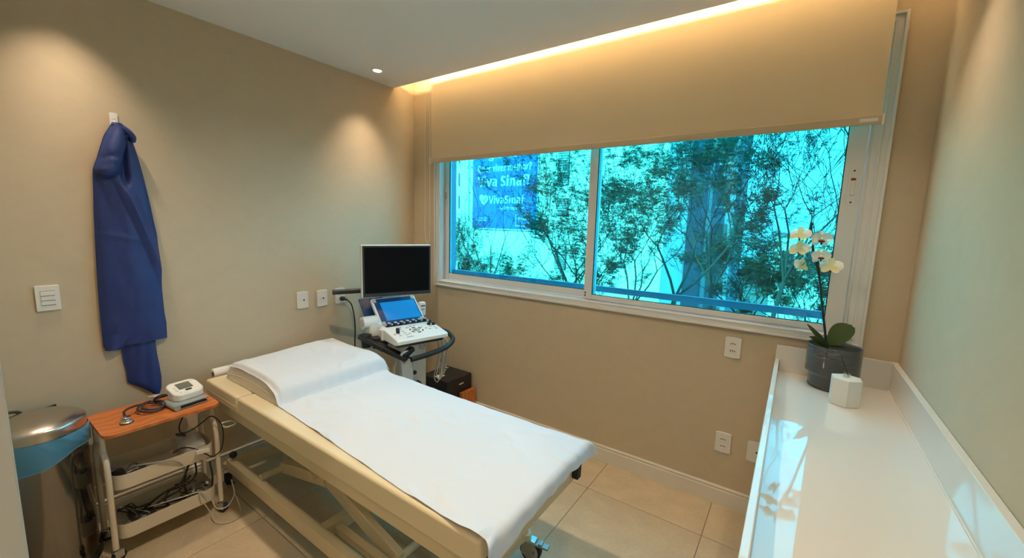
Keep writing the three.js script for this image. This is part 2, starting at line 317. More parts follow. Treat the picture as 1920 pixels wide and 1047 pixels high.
// ---------------------------------------------------------------- wall plates
function plateShape(w, h) { // slightly arched top and bottom edges
  const s = new THREE.Shape(); s.moveTo(-w / 2, -h / 2 + 0.004); s.quadraticCurveTo(0, -h / 2 - 0.003, w / 2, -h / 2 + 0.004); s.lineTo(w / 2, h / 2 - 0.004); s.quadraticCurveTo(0, h / 2 + 0.003, -w / 2, h / 2 - 0.004); s.closePath(); return s;
}
const onLeft = (y, z) => [[0.0005, y, z], Math.PI / 2], onBack = (x, y) => [[x, y, 0.0005], 0];
function wallPlate(name, label, [at, turn], kind, group) {
  const t = thing(name, label, kind === 'switch' ? 'switch' : 'outlet', at, turn, group);
  if (kind === 'switch') {
    part('plate', ext(rrect(0.072, 0.112, 0.003), 0.006, 0.002).translate(0, 0, 0.002), M.plate, t);
    for (let k = 0; k < 3; k++) part('rocker', rb(-0.022, 0.022, -0.0315 + k * 0.0215, -0.012 + k * 0.0215, 0.006, 0.0125 + 0.001 * k, 0.0015), M.plate, t);
    part('groove', [-0.0325, -0.011, 0.0105, 0.0325].map((y) => bx(-0.0225, 0.0225, y - 0.0008, y + 0.0008, 0.0095, 0.0105)), M.darkPlastic, t);
    return t;
  }
  part('plate', ext(plateShape(0.074, 0.116), 0.005, 0.002, 12).translate(0, 0, 0.002), M.plate, t);
  const sockets = kind === 'double' ? [-0.02, 0.02] : [0];
  for (const y of sockets) {
    if (kind === 'double') {
      const s = part('socket', [ext(shapeOf([[-0.02, -0.008], [0.02, -0.008], [0.02, 0.002], [0.013, 0.009], [-0.013, 0.009], [-0.02, 0.002]]), 0.0012, 0.0004).translate(0, y, 0.0088), rb(-0.021, 0.021, y - 0.011, y - 0.0088, 0.009, 0.0104, 0.0005)], M.plate, t);
      part('pin_hole', [-0.0095, 0, 0.0095].map((x) => rod([x, y + (x ? 0 : 0.002), 0.01], [x, y + (x ? 0 : 0.002), 0.0112], 0.003, 0.003, 10)), M.gasket, s);
    } else {
      const s = part('insert', rb(-0.021, 0.021, -0.011, 0.011, 0.006, 0.0098, 0.001), M.plate, t);
      part('jack_hole', rod([0.008, 0, 0.0095], [0.008, 0, 0.0108], 0.0055, 0.0055, 12), M.gasket, s);
    }
  }
  return t;
}
wallPlate('light_switch', 'square white wall switch with three rockers left of the blue gown', onLeft(1.17, 2.18), 'switch');
wallPlate('wall_outlet', 'white wall plate above the bed, leftmost of the three', onLeft(1.0, 1.016), 'jack', 'wall plates above the bed head');
wallPlate('wall_outlet', 'white wall plate above the bed, middle of the three', onLeft(0.995, 0.874), 'jack', 'wall plates above the bed head');
wallPlate('wall_outlet', 'white wall outlet with a black plug beside the monitor', onLeft(0.995, 0.733), 'double', 'wall plates above the bed head');
wallPlate('wall_outlet', 'white double socket just below the window frame', onBack(2.547, 0.926), 'double', 'sockets beside the counter');
wallPlate('wall_outlet', 'white double socket low on the wall above the baseboard', onBack(2.546, 0.372), 'double', 'sockets beside the counter');
wallPlate('wall_outlet', 'white wall plate half hidden behind the counter edge', onBack(2.703, 0.37), 'jack', 'sockets beside the counter');

// ---------------------------------------------------------------- examination bed
const TOP = 0.655;
{
  const t = thing('examination_bed', 'cream upholstered height adjustable examination bed with white sheet', 'bed');
  const head = part('head_cushion', rb(0.14, 0.527, 0.562, TOP, 0.955, 1.65, 0.013, 4), M.vinyl, t);
  part('mattress', rb(0.541, 2.12, 0.562, TOP, 0.955, 1.65, 0.013, 4), M.vinyl, t);
  part('seam', [tube([[0.15, 0.6, 1.6505], [0.3, 0.6, 1.6505], [0.52, 0.6, 1.6505]], 0.0015, 10, 5)], M.vinyl, head);
  part('deck_frame', [rb(0.17, 2.1, 0.49, 0.56, 1.575, 1.625, 0.004), rb(0.17, 2.1, 0.49, 0.56, 0.98, 1.03, 0.004), rb(0.17, 0.22, 0.49, 0.56, 1.03, 1.575, 0.004), rb(2.05, 2.1, 0.49, 0.56, 1.03, 1.575, 0.004), bx(0.2, 2.07, 0.545, 0.56, 1.0, 1.6)], M.creamMetal, t);
  for (const z of [0.985, 1.585]) part('end_bumper', rb(2.1, 2.13, 0.512, 0.585, z, z + 0.035, 0.006), M.rubber, t, 'black rubber bumper');
  part('base_rail', rb(0.2, 1.88, 0.1, 0.17, 1.555, 1.6, 0.004), M.creamMetal, t);
  part('base_rail', rb(0.2, 1.88, 0.1, 0.17, 0.985, 1.03, 0.004), M.creamMetal, t);
  for (const [x, z] of [[1.885, 0.99], [1.885, 1.575], [0.19, 1.575], [0.19, 1.01]]) part('caster_socket', rod([x - 0.02, 0.108, z], [x - 0.02, 0.13, z], 0.03, 0.03, 20), M.creamMetal, t);
  for (const x of [0.2, 1.1, 1.83]) part('cross_beam', rb(x, x + 0.05, 0.105, 0.165, 1.03, 1.555, 0.004), M.creamMetal, t);
  for (const z of [1.12, 1.44]) {
    part('lift_arm', bar([0.9, 0.315, z], [1.52, 0.12, z], 0.035, 0.075), M.creamMetal, t);
    part('lift_arm', bar([0.93, 0.3, z], [0.8, 0.52, z], 0.03, 0.05), M.creamMetal, t);
    part('lift_link', bar([0.99, 0.28, z], [0.55, 0.185, z], 0.05, 0.06), M.creamMetal, t);
    part('slide_channel', rb(1.15, 1.83, 0.11, 0.145, z + 0.035, z + 0.07, 0.003), M.creamMetal, t);
  }
  part('torsion_shaft', rod([0.93, 0.3, 1.06], [0.93, 0.3, 1.5], 0.02), M.creamMetal, t);
  part('torsion_shaft', rod([0.56, 0.185, 1.02], [0.56, 0.185, 1.57], 0.02), M.creamMetal, t);
  part('power_cord', tube([[0.42, 0.48, 1.3], [0.36, 0.35, 1.33], [0.36, 0.2, 1.36], [0.42, 0.1, 1.38], [0.52, 0.1, 1.36], [0.6, 0.2, 1.3]], 0.004, 50, 8), M.cableWhite, t);
  part('torsion_shaft', rod([1.51, 0.125, 1.06], [1.51, 0.125, 1.5], 0.018), M.creamMetal, t);
  part('actuator', [rod([0.3, 0.18, 1.28], [0.62, 0.26, 1.28], 0.03), rod([0.6, 0.255, 1.28], [0.93, 0.3, 1.28], 0.014)], M.greyPlastic, t);
  part('pull_loop', tube([[0.38, 0.472, 1.625], [0.37, 0.472, 1.66], [0.38, 0.472, 1.672], [0.43, 0.472, 1.672], [0.44, 0.472, 1.66], [0.43, 0.472, 1.625]], 0.004, 40, 6, true), M.whitePlastic, t, 'small white loop');
  part('adjust_knob', new THREE.SphereGeometry(0.02, 16, 12).translate(0.235, 0.2, 1.575), M.black, t, 'black round knob');
  for (const [x, z, turn] of [[1.885, 0.985, 0.15], [1.885, 1.58, 0.4], [0.19, 1.58, 2.5], [0.19, 1.01, 3.4]]) {
    const c = new THREE.Group(); c.name = 'caster'; c.position.set(x, 0, z); c.rotation.y = turn; t.add(c);
    part('wheel', [rod([0.012, 0.05, -0.015], [0.012, 0.05, 0.015], 0.05, 0.05, 28), rod([0.012, 0.05, -0.018], [0.012, 0.05, 0.018], 0.02, 0.02, 16)], M.rubber, c);
    part('wheel_disc', rod([0.012, 0.05, -0.0165], [0.012, 0.05, 0.0165], 0.04, 0.04, 24), M.greyPlastic, c);
    part('fork', [rb(-0.03, 0.03, 0.03, 0.1, 0.02, 0.024, 0.002), rb(-0.03, 0.03, 0.03, 0.1, -0.024, -0.02, 0.002), rb(-0.034, 0.04, 0.088, 0.108, -0.026, 0.026, 0.008), rod([-0.005, 0.1, 0], [-0.005, 0.111, 0], 0.016)], M.chrome, c);
    part('brake_pedal', [rb(0.03, 0.1, 0.086, 0.096, -0.018, 0.018, 0.004), rb(0.05, 0.07, 0.094, 0.104, -0.016, 0.016, 0.003)], M.pedal, c);
  }
}
// pillow height above the mattress
const sm = (a, b, x) => { const k = Math.max(0, Math.min(1, (x - a) / (b - a))); return k * k * (3 - 2 * k); };
const PX0 = 0.205, PX1 = 0.8, PZ0 = 0.915, PZ1 = 1.572;
function pillowH(x, z) {
  const e = (d, w) => Math.sqrt(Math.max(0, 1 - (1 - Math.min(1, Math.max(0, d) / w)) ** 2));
  const dx = e(x - PX0, 0.06) * (0.35 + 0.65 * e(PX1 - x, 0.17)) * e(PX1 - x, 0.03), dz = e(z - PZ0, 0.045) * e(PZ1 - z, 0.03);
  return (0.098 + 0.008 * Math.sin(x * 9) * Math.cos(z * 6)) * dx * dz;
}
{
  const t = thing('pillow', 'cream vinyl covered pillow under the sheet at the bed head', 'pillow');
  const n = 48, m = 60, base = TOP + 0.0012;
  const top = grid(n, m, (u, v) => { const x = PX0 + (PX1 - PX0) * u, z = PZ0 + (PZ1 - PZ0) * v; return [x, base + pillowH(x, z) + 0.002 * (u > 0 && u < 1 && v > 0 && v < 1 ? 1 : 0), z]; });
  const bot = grid(n, m, (u, v) => [PX1 - (PX1 - PX0) * u, base, PZ0 + (PZ1 - PZ0) * v]);
  part('cover', uvm(J(top, bot), 4), M.pillow, t);
  part('piping', tube(Array.from({ length: 24 }, (_, k) => { const x = PX0 + 0.02 + (PX1 - PX0 - 0.04) * k / 23; return [x, base + 0.03 + 0.022 * Math.sin(k / 23 * Math.PI), PZ1 + 0.0005]; }), 0.0035, 60, 6), M.pillow, t);
}
// paper roll behind the bed head
{
  const t = thing('paper_roll', 'white roll of bed paper mounted behind the bed head', 'paper roll');
  part('roll', lathe([[0.0, 0], [0.014, 0], [0.0145, 0.002], [0.03, 0.002], [0.03, 0.63], [0.014, 0.63]].map(([r, y]) => [Math.max(r, 0.0001), y])).rotateX(Math.PI / 2).translate(0.085, 0.655, 0.965), M.paper, t);
  part('core', rod([0.085, 0.655, 0.95], [0.085, 0.655, 1.5965], 0.014, 0.014, 20), M.card, t, 'brown cardboard core');
  part('bracket', [rb(0.08, 0.14, 0.6, 0.61, 1.0, 1.02, 0.002), rb(0.08, 0.14, 0.6, 0.61, 1.5, 1.52, 0.002), rb(0.08, 0.09, 0.6, 0.652, 1.0, 1.02, 0.002), rb(0.08, 0.09, 0.6, 0.652, 1.5, 1.52, 0.002)], M.creamMetal, t);
}
// sheet: from the roll over the pillow to the foot, folded over the end
{
  const base = TOP + 0.0035, FX = 2.118;
  const zn = (x) => x < 0.8 ? 1.52 + 0.045 * sm(0.16, 0.26, x) + 0.012 * sm(0.6, 0.8, x) : 1.577 + 0.058 * sm(0.8, 1.9, x) + 0.003 * Math.sin(x * 7);
  const zf = (x) => x < 0.9 ? 0.91 + 0.03 * sm(0.72, 0.9, x) : 0.94 + 0.004 * Math.sin(x * 5);
  const wr = (x, z) => {
    let w = 0.004 * noise.noise(x * 7, z * 3, 1) + 0.002 * noise.noise(x * 22 + z * 6, z * 9, 4);
    w += 0.0045 * Math.max(0, 0.25 - Math.abs(noise.noise(x * 6 - z * 3, z * 7 + x * 2, 14))) * 4 * sm(0.15, 0.5, noise.noise(x * 2.2, z * 2.6, 21) + 0.35);
    w += 0.006 * Math.max(0, noise.noise(x * 16, z * 2.2 + x * 3, 7)) * sm(0.72, 0.85, x) * (1 - sm(1.0, 1.3, x));
    w += 0.004 * Math.max(0, noise.noise(x * 5 + z * 9, z * 14, 3)) * sm(1.2, 1.8, x);
    return Math.max(w + 0.001, 0);
  };
  const reach = (v) => 2.033 + 0.07 + 0.025 * (1 - sm(0, 0.35, v)) + 0.012 * sm(0.8, 1, v) + 0.004 * noise.noise(v * 9, 3, 1);
  const f = (u, v) => {
    const s = u * reach(v) + 0.085; // length along the sheet from the roll
    let x = Math.min(s, FX), drop = Math.max(0, s - FX);
    const a = zn(x), b = zf(x), z0 = a + (b - a) * v;
    let y = base + pillowH(x, Math.min(Math.max(z0, PZ0 + 0.004), PZ1 - 0.012)) * 1.0 + wr(x, z0);
    y = Math.max(y, base + (x < 0.14 ? 0.027 * (1 - sm(0.085, 0.2, x)) : 0.027 * (1 - sm(0.085, 0.2, x))));
    let z = z0;
    // far overhang
    const over = Math.max(0, v - 0.965) / 0.035; y -= 0.03 * over * over; z -= 0.006 * over;
    // near edge lies on the vinyl, a little lifted here and there
    if (x > 0.85) y += 0.004 * Math.max(0, noise.noise(x * 4, 2, 9)) * (1 - sm(0, 0.05, v));
    if (drop > 0) {
      const r = 0.03, th = Math.min(drop / r, 1.45), rest = Math.max(0, drop - r * 1.45);
      const wave = 0.006 * noise.noise(z * 18, drop * 8, 5) * (drop / 0.06);
      x = FX + r * Math.sin(th) + rest * 0.16 + wave; y -= r * (1 - Math.cos(th)) + rest * 0.98;
      z += (v - 0.5) * -0.06 * (drop / 0.06) * Math.abs(v - 0.5) * 2;
      // near corner folded into a flap
      const k = 1 - sm(0, 0.09, v); y += 0.01 * k * Math.sin(drop * 30); x += 0.01 * k;
      const c = sm(0.93, 1, v); x += 0.012 * c; y += 0.004 * c;
    } else if (s > FX - 0.2) {
      const k = (1 - sm(0, 0.12, v)) * sm(FX - 0.2, FX - 0.05, s) ; y += 0.016 * k; z += 0.012 * k;
    }
    return [x, y, z];
  };
  const g = grid(260, 110, f), uv = g.attributes.uv;
  for (let k = 0; k < uv.count; k++) uv.setXY(k, uv.getX(k) * 8, uv.getY(k) * 2.6);
  const o = solo('bed_sheet', g, M.sheet, 'white disposable sheet spread over the pillow and bed', 'sheet'); M.sheet.side = THREE.DoubleSide;
}

// ---------------------------------------------------------------- hanging gown and hook
{
  const h = thing('wall_hook', 'white adhesive hook holding the blue gown', 'hook', [0.0005, 2.01, 1.897], Math.PI / 2);
  part('plate', ext(rrect(0.026, 0.062, 0.004), 0.004, 0.0015).translate(0, 0, 0.001), M.whitePlastic, h);
  part('prong', tube([[0, -0.008, 0.004], [0, -0.02, 0.012], [0, -0.03, 0.024], [0, -0.022, 0.032], [0, -0.014, 0.033]], 0.006, 20, 8), M.whitePlastic, h);
  part('print_bar', rb(-0.008, 0.008, 0.0015, 0.0035, 0.006, 0.0068, 0.0003), M.greyPlastic, h);
  const t = thing('medical_gown', 'dark blue disposable gown hanging from the white hook', 'gown');
  const lerpT = (tab, y) => { for (let i = 0; i + 1 < tab.length; i++) if (y <= tab[i][0] && y >= tab[i + 1][0]) { const k = (tab[i][0] - y) / (tab[i][0] - tab[i + 1][0]); return tab[i].slice(1).map((v, j) => v + (tab[i + 1][j + 1] - v) * k); } return tab[y > tab[0][0] ? 0 : tab.length - 1].slice(1); };
  // hung piece of cloth: closed section between left and right edges, bulging with folds
  function hung(name, tab, nx, ny, depth, back, fold) {
    const y1 = tab[0][0], y0 = tab[tab.length - 1][0];
    const front = (u, v) => { const y = y1 + (y0 - y1) * u, [a, b] = lerpT(tab, y), z = b + (a - b) * v; return [back + Math.max(0.002, depth(u) * Math.pow(Math.sin(Math.PI * Math.min(0.985, Math.max(0.015, v))), 0.45) + fold(u, v, y, z)), y + 0.006 * noise.noise(z * 20, u * 2, 3) * u, z]; };
    const g1 = grid(ny, nx, front), g2 = grid(ny, nx, (u, v) => { const p = front(u, 1 - v); return [back, p[1], p[2]]; });
    return part(name, uvm(J(g1, g2), 6), M.gown, t);
  }
  hung('body', [[1.985, 1.912, 1.868], [1.93, 1.94, 1.842], [1.87, 1.958, 1.828], [1.752, 1.992, 1.81], [1.648, 1.997, 1.797], [1.559, 2.003, 1.787], [1.457, 2.007, 1.777], [1.306, 2.013, 1.774], [1.176, 2.017, 1.776], [1.045, 2.02, 1.775], [0.985, 2.02, 1.77], [0.9, 2.02, 1.772]], 60, 90, (u) => 0.03 + 0.02 * Math.sin(u * 3.1), 0.012, (u, v, y, z) => {
    const ridge = (y - 1.72) * 0.28 + 1.9, d = (z - ridge); // diagonal fold running down to the right
    let f = 0.022 * Math.max(0, 1 - Math.abs(d) / 0.035) * (1 - sm(1.62, 1.78, y)) * sm(1.05, 1.35, y);
    f += 0.004 * (0.5 - Math.abs(noise.noise(z * 17 + y * 4, y * 9, 12))) + 0.003 * Math.max(0, 1 - Math.abs(y - 1.44 - (z - 1.9) * 0.25) / 0.012);
    f -= 0.03 * Math.exp(-(((z - 1.885) / 0.016) ** 2)) * sm(1.66, 1.76, y) * (1 - sm(1.93, 1.97, y));
    f += 0.007 * noise.noise(z * 11, y * 1.5, 2) + 0.003 * noise.noise(z * 24, y * 7, 6);
    return f;
  });
  // hem cut slopes up to the right: trimmed by a lower-left tongue
  hung('hem', [[0.965, 2.019, 1.83], [0.93, 2.019, 1.89], [0.883, 2.016, 1.955]], 20, 14, () => 0.036, 0.012, (u, v, y, z) => 0.006 * noise.noise(z * 26, y * 1.2, 2));
  hung('lining', [[1.02, 1.956, 1.822], [0.93, 1.956, 1.822], [0.82, 1.953, 1.818], [0.752, 1.945, 1.812], [0.69, 1.944, 1.808], [0.655, 1.9, 1.81], [0.624, 1.865, 1.812], [0.592, 1.842, 1.822]], 36, 50, () => 0.02, 0.008, (u, v, y, z) => 0.009 * noise.noise(z * 24, y * 3, 9));
  hung('sleeve', [[1.99, 1.905, 1.875], [1.975, 1.915, 1.855], [1.935, 1.935, 1.857], [1.87, 1.958, 1.872], [1.8, 1.98, 1.888], [1.762, 1.9915, 1.898], [1.742, 1.988, 1.906]], 30, 40, (u) => 0.052 + 0.016 * u, 0.02, (u, v, y, z) => 0.006 * noise.noise(z * 22, y * 12, 5) - 0.006 * Math.max(0, 1 - Math.abs(y - 1.83 + (z - 1.93) * 0.3) / 0.02) - 0.01 * sm(0.9, 1, u));
  { // turned-up cuff under the sleeve, facing the ceiling
    const p = [[0.028, 1.748, 1.993], [0.085, 1.742, 1.965], [0.09, 1.742, 1.925], [0.04, 1.748, 1.9], [0.034, 1.728, 1.965], [0.05, 1.722, 1.95]], q = [];
    for (const f of [[0, 1, 5], [1, 2, 5], [2, 3, 5], [0, 5, 4], [4, 5, 3], [0, 4, 3], [0, 3, 2], [0, 2, 1]]) for (const k of f) q.push(...p[k]);
    const g = new THREE.BufferGeometry(); g.setAttribute('position', new THREE.Float32BufferAttribute(q, 3)); g.computeVertexNormals();
    part('cuff', g, M.gown, t);
  }
  part('collar', tube([[0.03, 1.985, 1.905], [0.055, 1.975, 1.885], [0.06, 1.955, 1.86], [0.055, 1.935, 1.845], [0.03, 1.92, 1.84]], 0.013, 30, 10), M.gown, t);
}

// ---------------------------------------------------------------- steel bin with blue bag
{
  const cx = 0.225, cz = 2.284;
  const t = thing('pedal_bin', 'polished round steel bin with domed lid beside the door jamb', 'bin', [cx, 0, cz]); t.scale.y = 1.06;
  part('base_ring', lathe([[0.0001, 0.002], [0.152, 0.002], [0.155, 0.006], [0.155, 0.026], [0.145, 0.03]], 56), M.rubber, t);
  part('body', lathe([[0.145, 0.03], [0.148, 0.032], [0.148, 0.585], [0.145, 0.588], [0.142, 0.58]], 64), M.steel, t);
  const lid = part('lid', lathe([[0.0001, 0.675], [0.06, 0.671], [0.11, 0.662], [0.135, 0.65], [0.142, 0.645], [0.1455, 0.643], [0.149, 0.639], [0.151, 0.632], [0.151, 0.597], [0.148, 0.594]], 64), M.brushed, t);
  part('hinge', [rb(-0.03, 0.03, 0.6, 0.648, 0.0, 0.008, 0.003)].map((g) => g.rotateY(-1.2).translate(-0.146, 0, -0.055)), M.black, lid);
  part('carry_handle', tube([[-0.1, 0.648, 0.02], [-0.105, 0.664, 0.03], [-0.105, 0.672, 0.055], [-0.095, 0.67, 0.085], [-0.08, 0.644, 0.105]], 0.006, 24, 8), M.black, lid, 'black handle');
  part('pedal', [rb(-0.02, 0.02, 0.012, 0.02, 0.15, 0.2, 0.003)].map((g) => g.rotateY(1.0)), M.black, t);
  const b = thing('bin_liner', 'translucent blue bag folded over the rim of the steel bin', 'bin bag', [cx, 0, cz]); b.scale.y = 1.06;
  const g = grid(26, 120, (u, v) => {
    const a = v * Math.PI * 2, hem = 0.105 + 0.028 * Math.sin(a - 0.5) + 0.014 * Math.sin(a * 3 + 1), y = 0.602 - hem * u;
    const r = 0.1525 + 0.004 * Math.sin(u * 3.1) + 0.007 * u * (0.5 + 0.5 * Math.sin(a * 7 + u * 2)) + 0.006 * Math.max(0, noise.noise(Math.cos(a) * 5, u * 3 + Math.sin(a) * 5, 2));
    return [Math.cos(a) * r, y, Math.sin(a) * r];
  });
  part('film', g, M.bag, b);
  part('hem', tube(Array.from({ length: 60 }, (_, k) => { const a = k / 60 * Math.PI * 2, hem = 0.105 + 0.028 * Math.sin(a - 0.5) + 0.014 * Math.sin(a * 3 + 1), r = 0.1555 + 0.007 * (0.5 + 0.5 * Math.sin(a * 7 + 2)) + 0.006 * Math.max(0, noise.noise(Math.cos(a) * 5, 3 + Math.sin(a) * 5, 2)); return [Math.cos(a) * r, 0.602 - hem, Math.sin(a) * r]; }), 0.002, 200, 5, true), M.bag, b);
}

// ---------------------------------------------------------------- trolley cart
const CTOP = 0.62;
{
  const t = thing('serving_cart', 'cream metal cart with wooden top and two trays', 'cart');
  const cx = 0.3, cz = 1.908, w = 0.315, d = 0.43;
  part('tabletop', uvm(ext(rrect(w, d, 0.035), 0.012, 0.0015, 10).rotateX(Math.PI / 2).translate(cx, CTOP - 0.0016, cz), 2.2), M.wood, t, 'orange brown wood grain top');
  for (const s of [1, -1]) {
    const z = cz + s * 0.195, zo = cz + s * 0.205;
    part('side_frame', tube([[0.19, 0.06, zo], [0.19, 0.3, zo], [0.19, 0.43, zo], [0.205, 0.485, zo], [0.25, 0.51, zo], [0.34, 0.51, zo], [0.385, 0.485, zo], [0.4, 0.43, zo], [0.4, 0.3, zo], [0.4, 0.06, zo]], 0.011, 90, 12), M.cartMetal, t);
    for (const x of [0.23, 0.365]) part('post', rod([x, 0.5, zo], [x, CTOP - 0.012, zo], 0.009), M.cartMetal, t);
    for (const x of [0.19, 0.4]) {
      const c = new THREE.Group(); c.name = 'caster'; c.position.set(x, 0, zo); c.rotation.y = s * 0.7 + x * 3; t.add(c);
      part('wheel', rod([0.008, 0.024, -0.011], [0.008, 0.024, 0.011], 0.024, 0.024, 20), M.rubber, c);
      part('fork', [rb(-0.012, 0.022, 0.018, 0.052, 0.012, 0.015, 0.001), rb(-0.012, 0.022, 0.018, 0.052, -0.015, -0.012, 0.001), rb(-0.014, 0.016, 0.046, 0.056, -0.015, 0.015, 0.003), rod([0, 0.05, 0], [0, 0.07, 0], 0.007)], M.chrome, c);
    }
  }
  for (const y of [0.275, 0.035]) part('stretcher', rod([0.18, y + 0.0, cz - 0.2], [0.18, y, cz + 0.24], 0.006), M.cartMetal, t);
  for (const y of [0.33, 0.09]) {
    const o = rrect(0.225, 0.385, 0.05), k = rrect(0.221, 0.381, 0.048);
    o.holes.push(k);
    part('tray', [ext(o, 0.068, 0, 12).rotateX(Math.PI / 2).translate(0.295, y + 0.068, cz), ext(rrect(0.222, 0.382, 0.05), 0.002, 0, 12).rotateX(Math.PI / 2).translate(0.295, y + 0.002, cz)], M.cartMetal, t);
  }
}
// blood pressure monitor on its folded cuff, stethoscope
{
  const bpPrint = canvasTex(512, 420, (x, w, h) => {
    x.fillStyle = '#efe9e0'; x.fillRect(0, 0, w, h); x.fillStyle = '#8b8f96'; x.font = 'bold 26px sans-serif'; x.textAlign = 'center';
    x.fillRect(175, 52, 150, 14); x.fillStyle = '#a9a7a4'; x.fillRect(400, 62, 60, 10);
    x.fillStyle = '#a29c94'; for (let k = 0; k < 3; k++) { x.fillRect(58, 150 + k * 62, 58, 9); x.fillRect(66, 165 + k * 62, 42, 7); }
    x.fillRect(96, 352, 34, 10);
  });
  const c = thing('pressure_cuff', 'folded grey blood pressure cuff on the wooden cart top', 'cuff', [0.335, CTOP + 0.0005, 1.795], 0.12 + Math.PI / 2);
  const fold = [[-0.07, 0.003], [0.06, 0.003], [0.072, 0.008], [0.072, 0.02], [0.06, 0.026], [-0.05, 0.026]];
  part('sleeve', [rb(-0.068, 0.07, 0.019, 0.027, -0.065, 0.062, 0.004), rb(-0.068, 0.066, 0.0005, 0.006, -0.06, 0.06, 0.003), rod([-0.066, 0.0135, -0.062], [-0.066, 0.0135, 0.062], 0.0132, 0.0132, 16)], M.cuff, c);
  part('lining', [rb(-0.056, 0.062, 0.0062, 0.012, -0.058, 0.0605, 0.002), rb(-0.056, 0.05, 0.0125, 0.0185, -0.058, 0.06, 0.002)], M.cuffDark, c);
  part('ring', rod([0.012, 0.006, 0.0615], [0.035, 0.006, 0.0625], 0.003), M.chrome, c);
  const b = thing('blood_pressure_monitor', 'white blood pressure monitor with grey display on the cuff', 'monitor device', [0.3, CTOP + 0.0285, 1.79], 0.15 + Math.PI / 2);
  const s = rrect(0.125, 0.105, 0.03), body = ext(s, 0.028, 0.004, 10).rotateX(-Math.PI / 2).translate(0, 0.004, 0);
  { const p = body.attributes.position; for (let k = 0; k < p.count; k++) { const y = p.getY(k); if (y > 0.012) p.setY(k, y + (-p.getZ(k)) * 0.32 + 0.012); } body.computeVertexNormals(); }
  part('case', body, M.whitePlastic, b);
  const tilt = Math.atan(0.32), face = new THREE.Group(); face.name = 'face'; face.position.set(0, 0.0484, 0); face.rotation.x = tilt; b.add(face);
  const fs = rrect(0.118, 0.102, 0.03), fg = new THREE.ShapeGeometry(fs, 10).rotateX(-Math.PI / 2), fu = fg.attributes.uv, fp = fg.attributes.position;
  for (let k = 0; k < fu.count; k++) fu.setXY(k, fp.getX(k) / 0.125 + 0.5, -fp.getZ(k) / 0.105 + 0.5);
  part('face_print', fg.translate(0, 0.0004, 0), S({ map: bpPrint, roughness: 0.4 }), face);
  part('display', rb(-0.027, 0.03, 0.0006, 0.0016, -0.036, 0.012, 0.0004), M.lcd, face, 'grey display');
  part('display_frame', [rb(-0.029, 0.032, 0.0005, 0.0012, -0.038, -0.036, 0.0003), rb(-0.029, 0.032, 0.0005, 0.0012, 0.012, 0.014, 0.0003), rb(-0.029, -0.027, 0.0005, 0.0012, -0.038, 0.014, 0.0003), rb(0.03, 0.032, 0.0005, 0.0012, -0.038, 0.014, 0.0003)], M.black, face);
  part('start_button', ext(rrect(0.026, 0.011, 0.005), 0.0015, 0.0006).rotateX(-Math.PI / 2).translate(0.004, 0.001, 0.028), M.darkPlastic, face, 'dark oval button');
  part('air_hose', tube([[-0.06, 0.02, -0.02], [-0.08, 0.03, -0.025], [-0.1, 0.028, -0.03], [-0.11, 0.005, -0.05], [-0.08, -0.02, -0.07]], 0.0045, 30, 8), M.cableBlack, b);

  const st = thing('stethoscope', 'black coiled stethoscope with chrome chestpiece on the cart top', 'stethoscope');
  const y = CTOP + 0.006, pts = [[0.352, y + 0.018, 2.03], [0.315, y + 0.03, 2.025], [0.27, y + 0.026, 1.99], [0.245, y + 0.018, 1.955], [0.24, y + 0.012, 1.915], [0.27, y + 0.006, 1.885], [0.315, y + 0.004, 1.885], [0.345, y + 0.006, 1.91], [0.34, y + 0.009, 1.95], [0.3, y + 0.013, 1.975], [0.255, y + 0.017, 1.955], [0.238, y + 0.02, 1.92], [0.255, y + 0.018, 1.885], [0.3, y + 0.014, 1.872], [0.335, y + 0.012, 1.895], [0.33, y + 0.012, 1.935], [0.29, y + 0.014, 1.955], [0.25, y + 0.018, 1.935], [0.235, y + 0.022, 1.9], [0.225, y + 0.022, 1.86], [0.222, y + 0.024, 1.83]];
  part('tubing', tube(pts, 0.0052, 200, 10), M.stethTube, st);
  part('chestpiece', lathe([[0.0001, 0], [0.02, 0], [0.0225, 0.002], [0.0225, 0.006], [0.019, 0.009], [0.009, 0.013], [0.008, 0.02], [0.015, 0.023], [0.0165, 0.026], [0.015, 0.029], [0.0001, 0.029]], 32).translate(0.368, CTOP + 0.0005, 2.03), M.chrome, st);
  part('diaphragm_rim', new THREE.TorusGeometry(0.0225, 0.0022, 8, 32).rotateX(Math.PI / 2).translate(0.368, CTOP + 0.003, 2.03), M.black, st);
  for (const k of [0, 1]) part('ear_tube', tube([[0.222, y + 0.024, 1.83], [0.23 + k * 0.02, y + 0.022, 1.82 - k * 0.01], [0.19 + k * 0.02, y + 0.026, 1.87], [0.175 + k * 0.02, y + 0.028, 1.9 + k * 0.01]], 0.003, 30, 8), M.chrome, st);
}
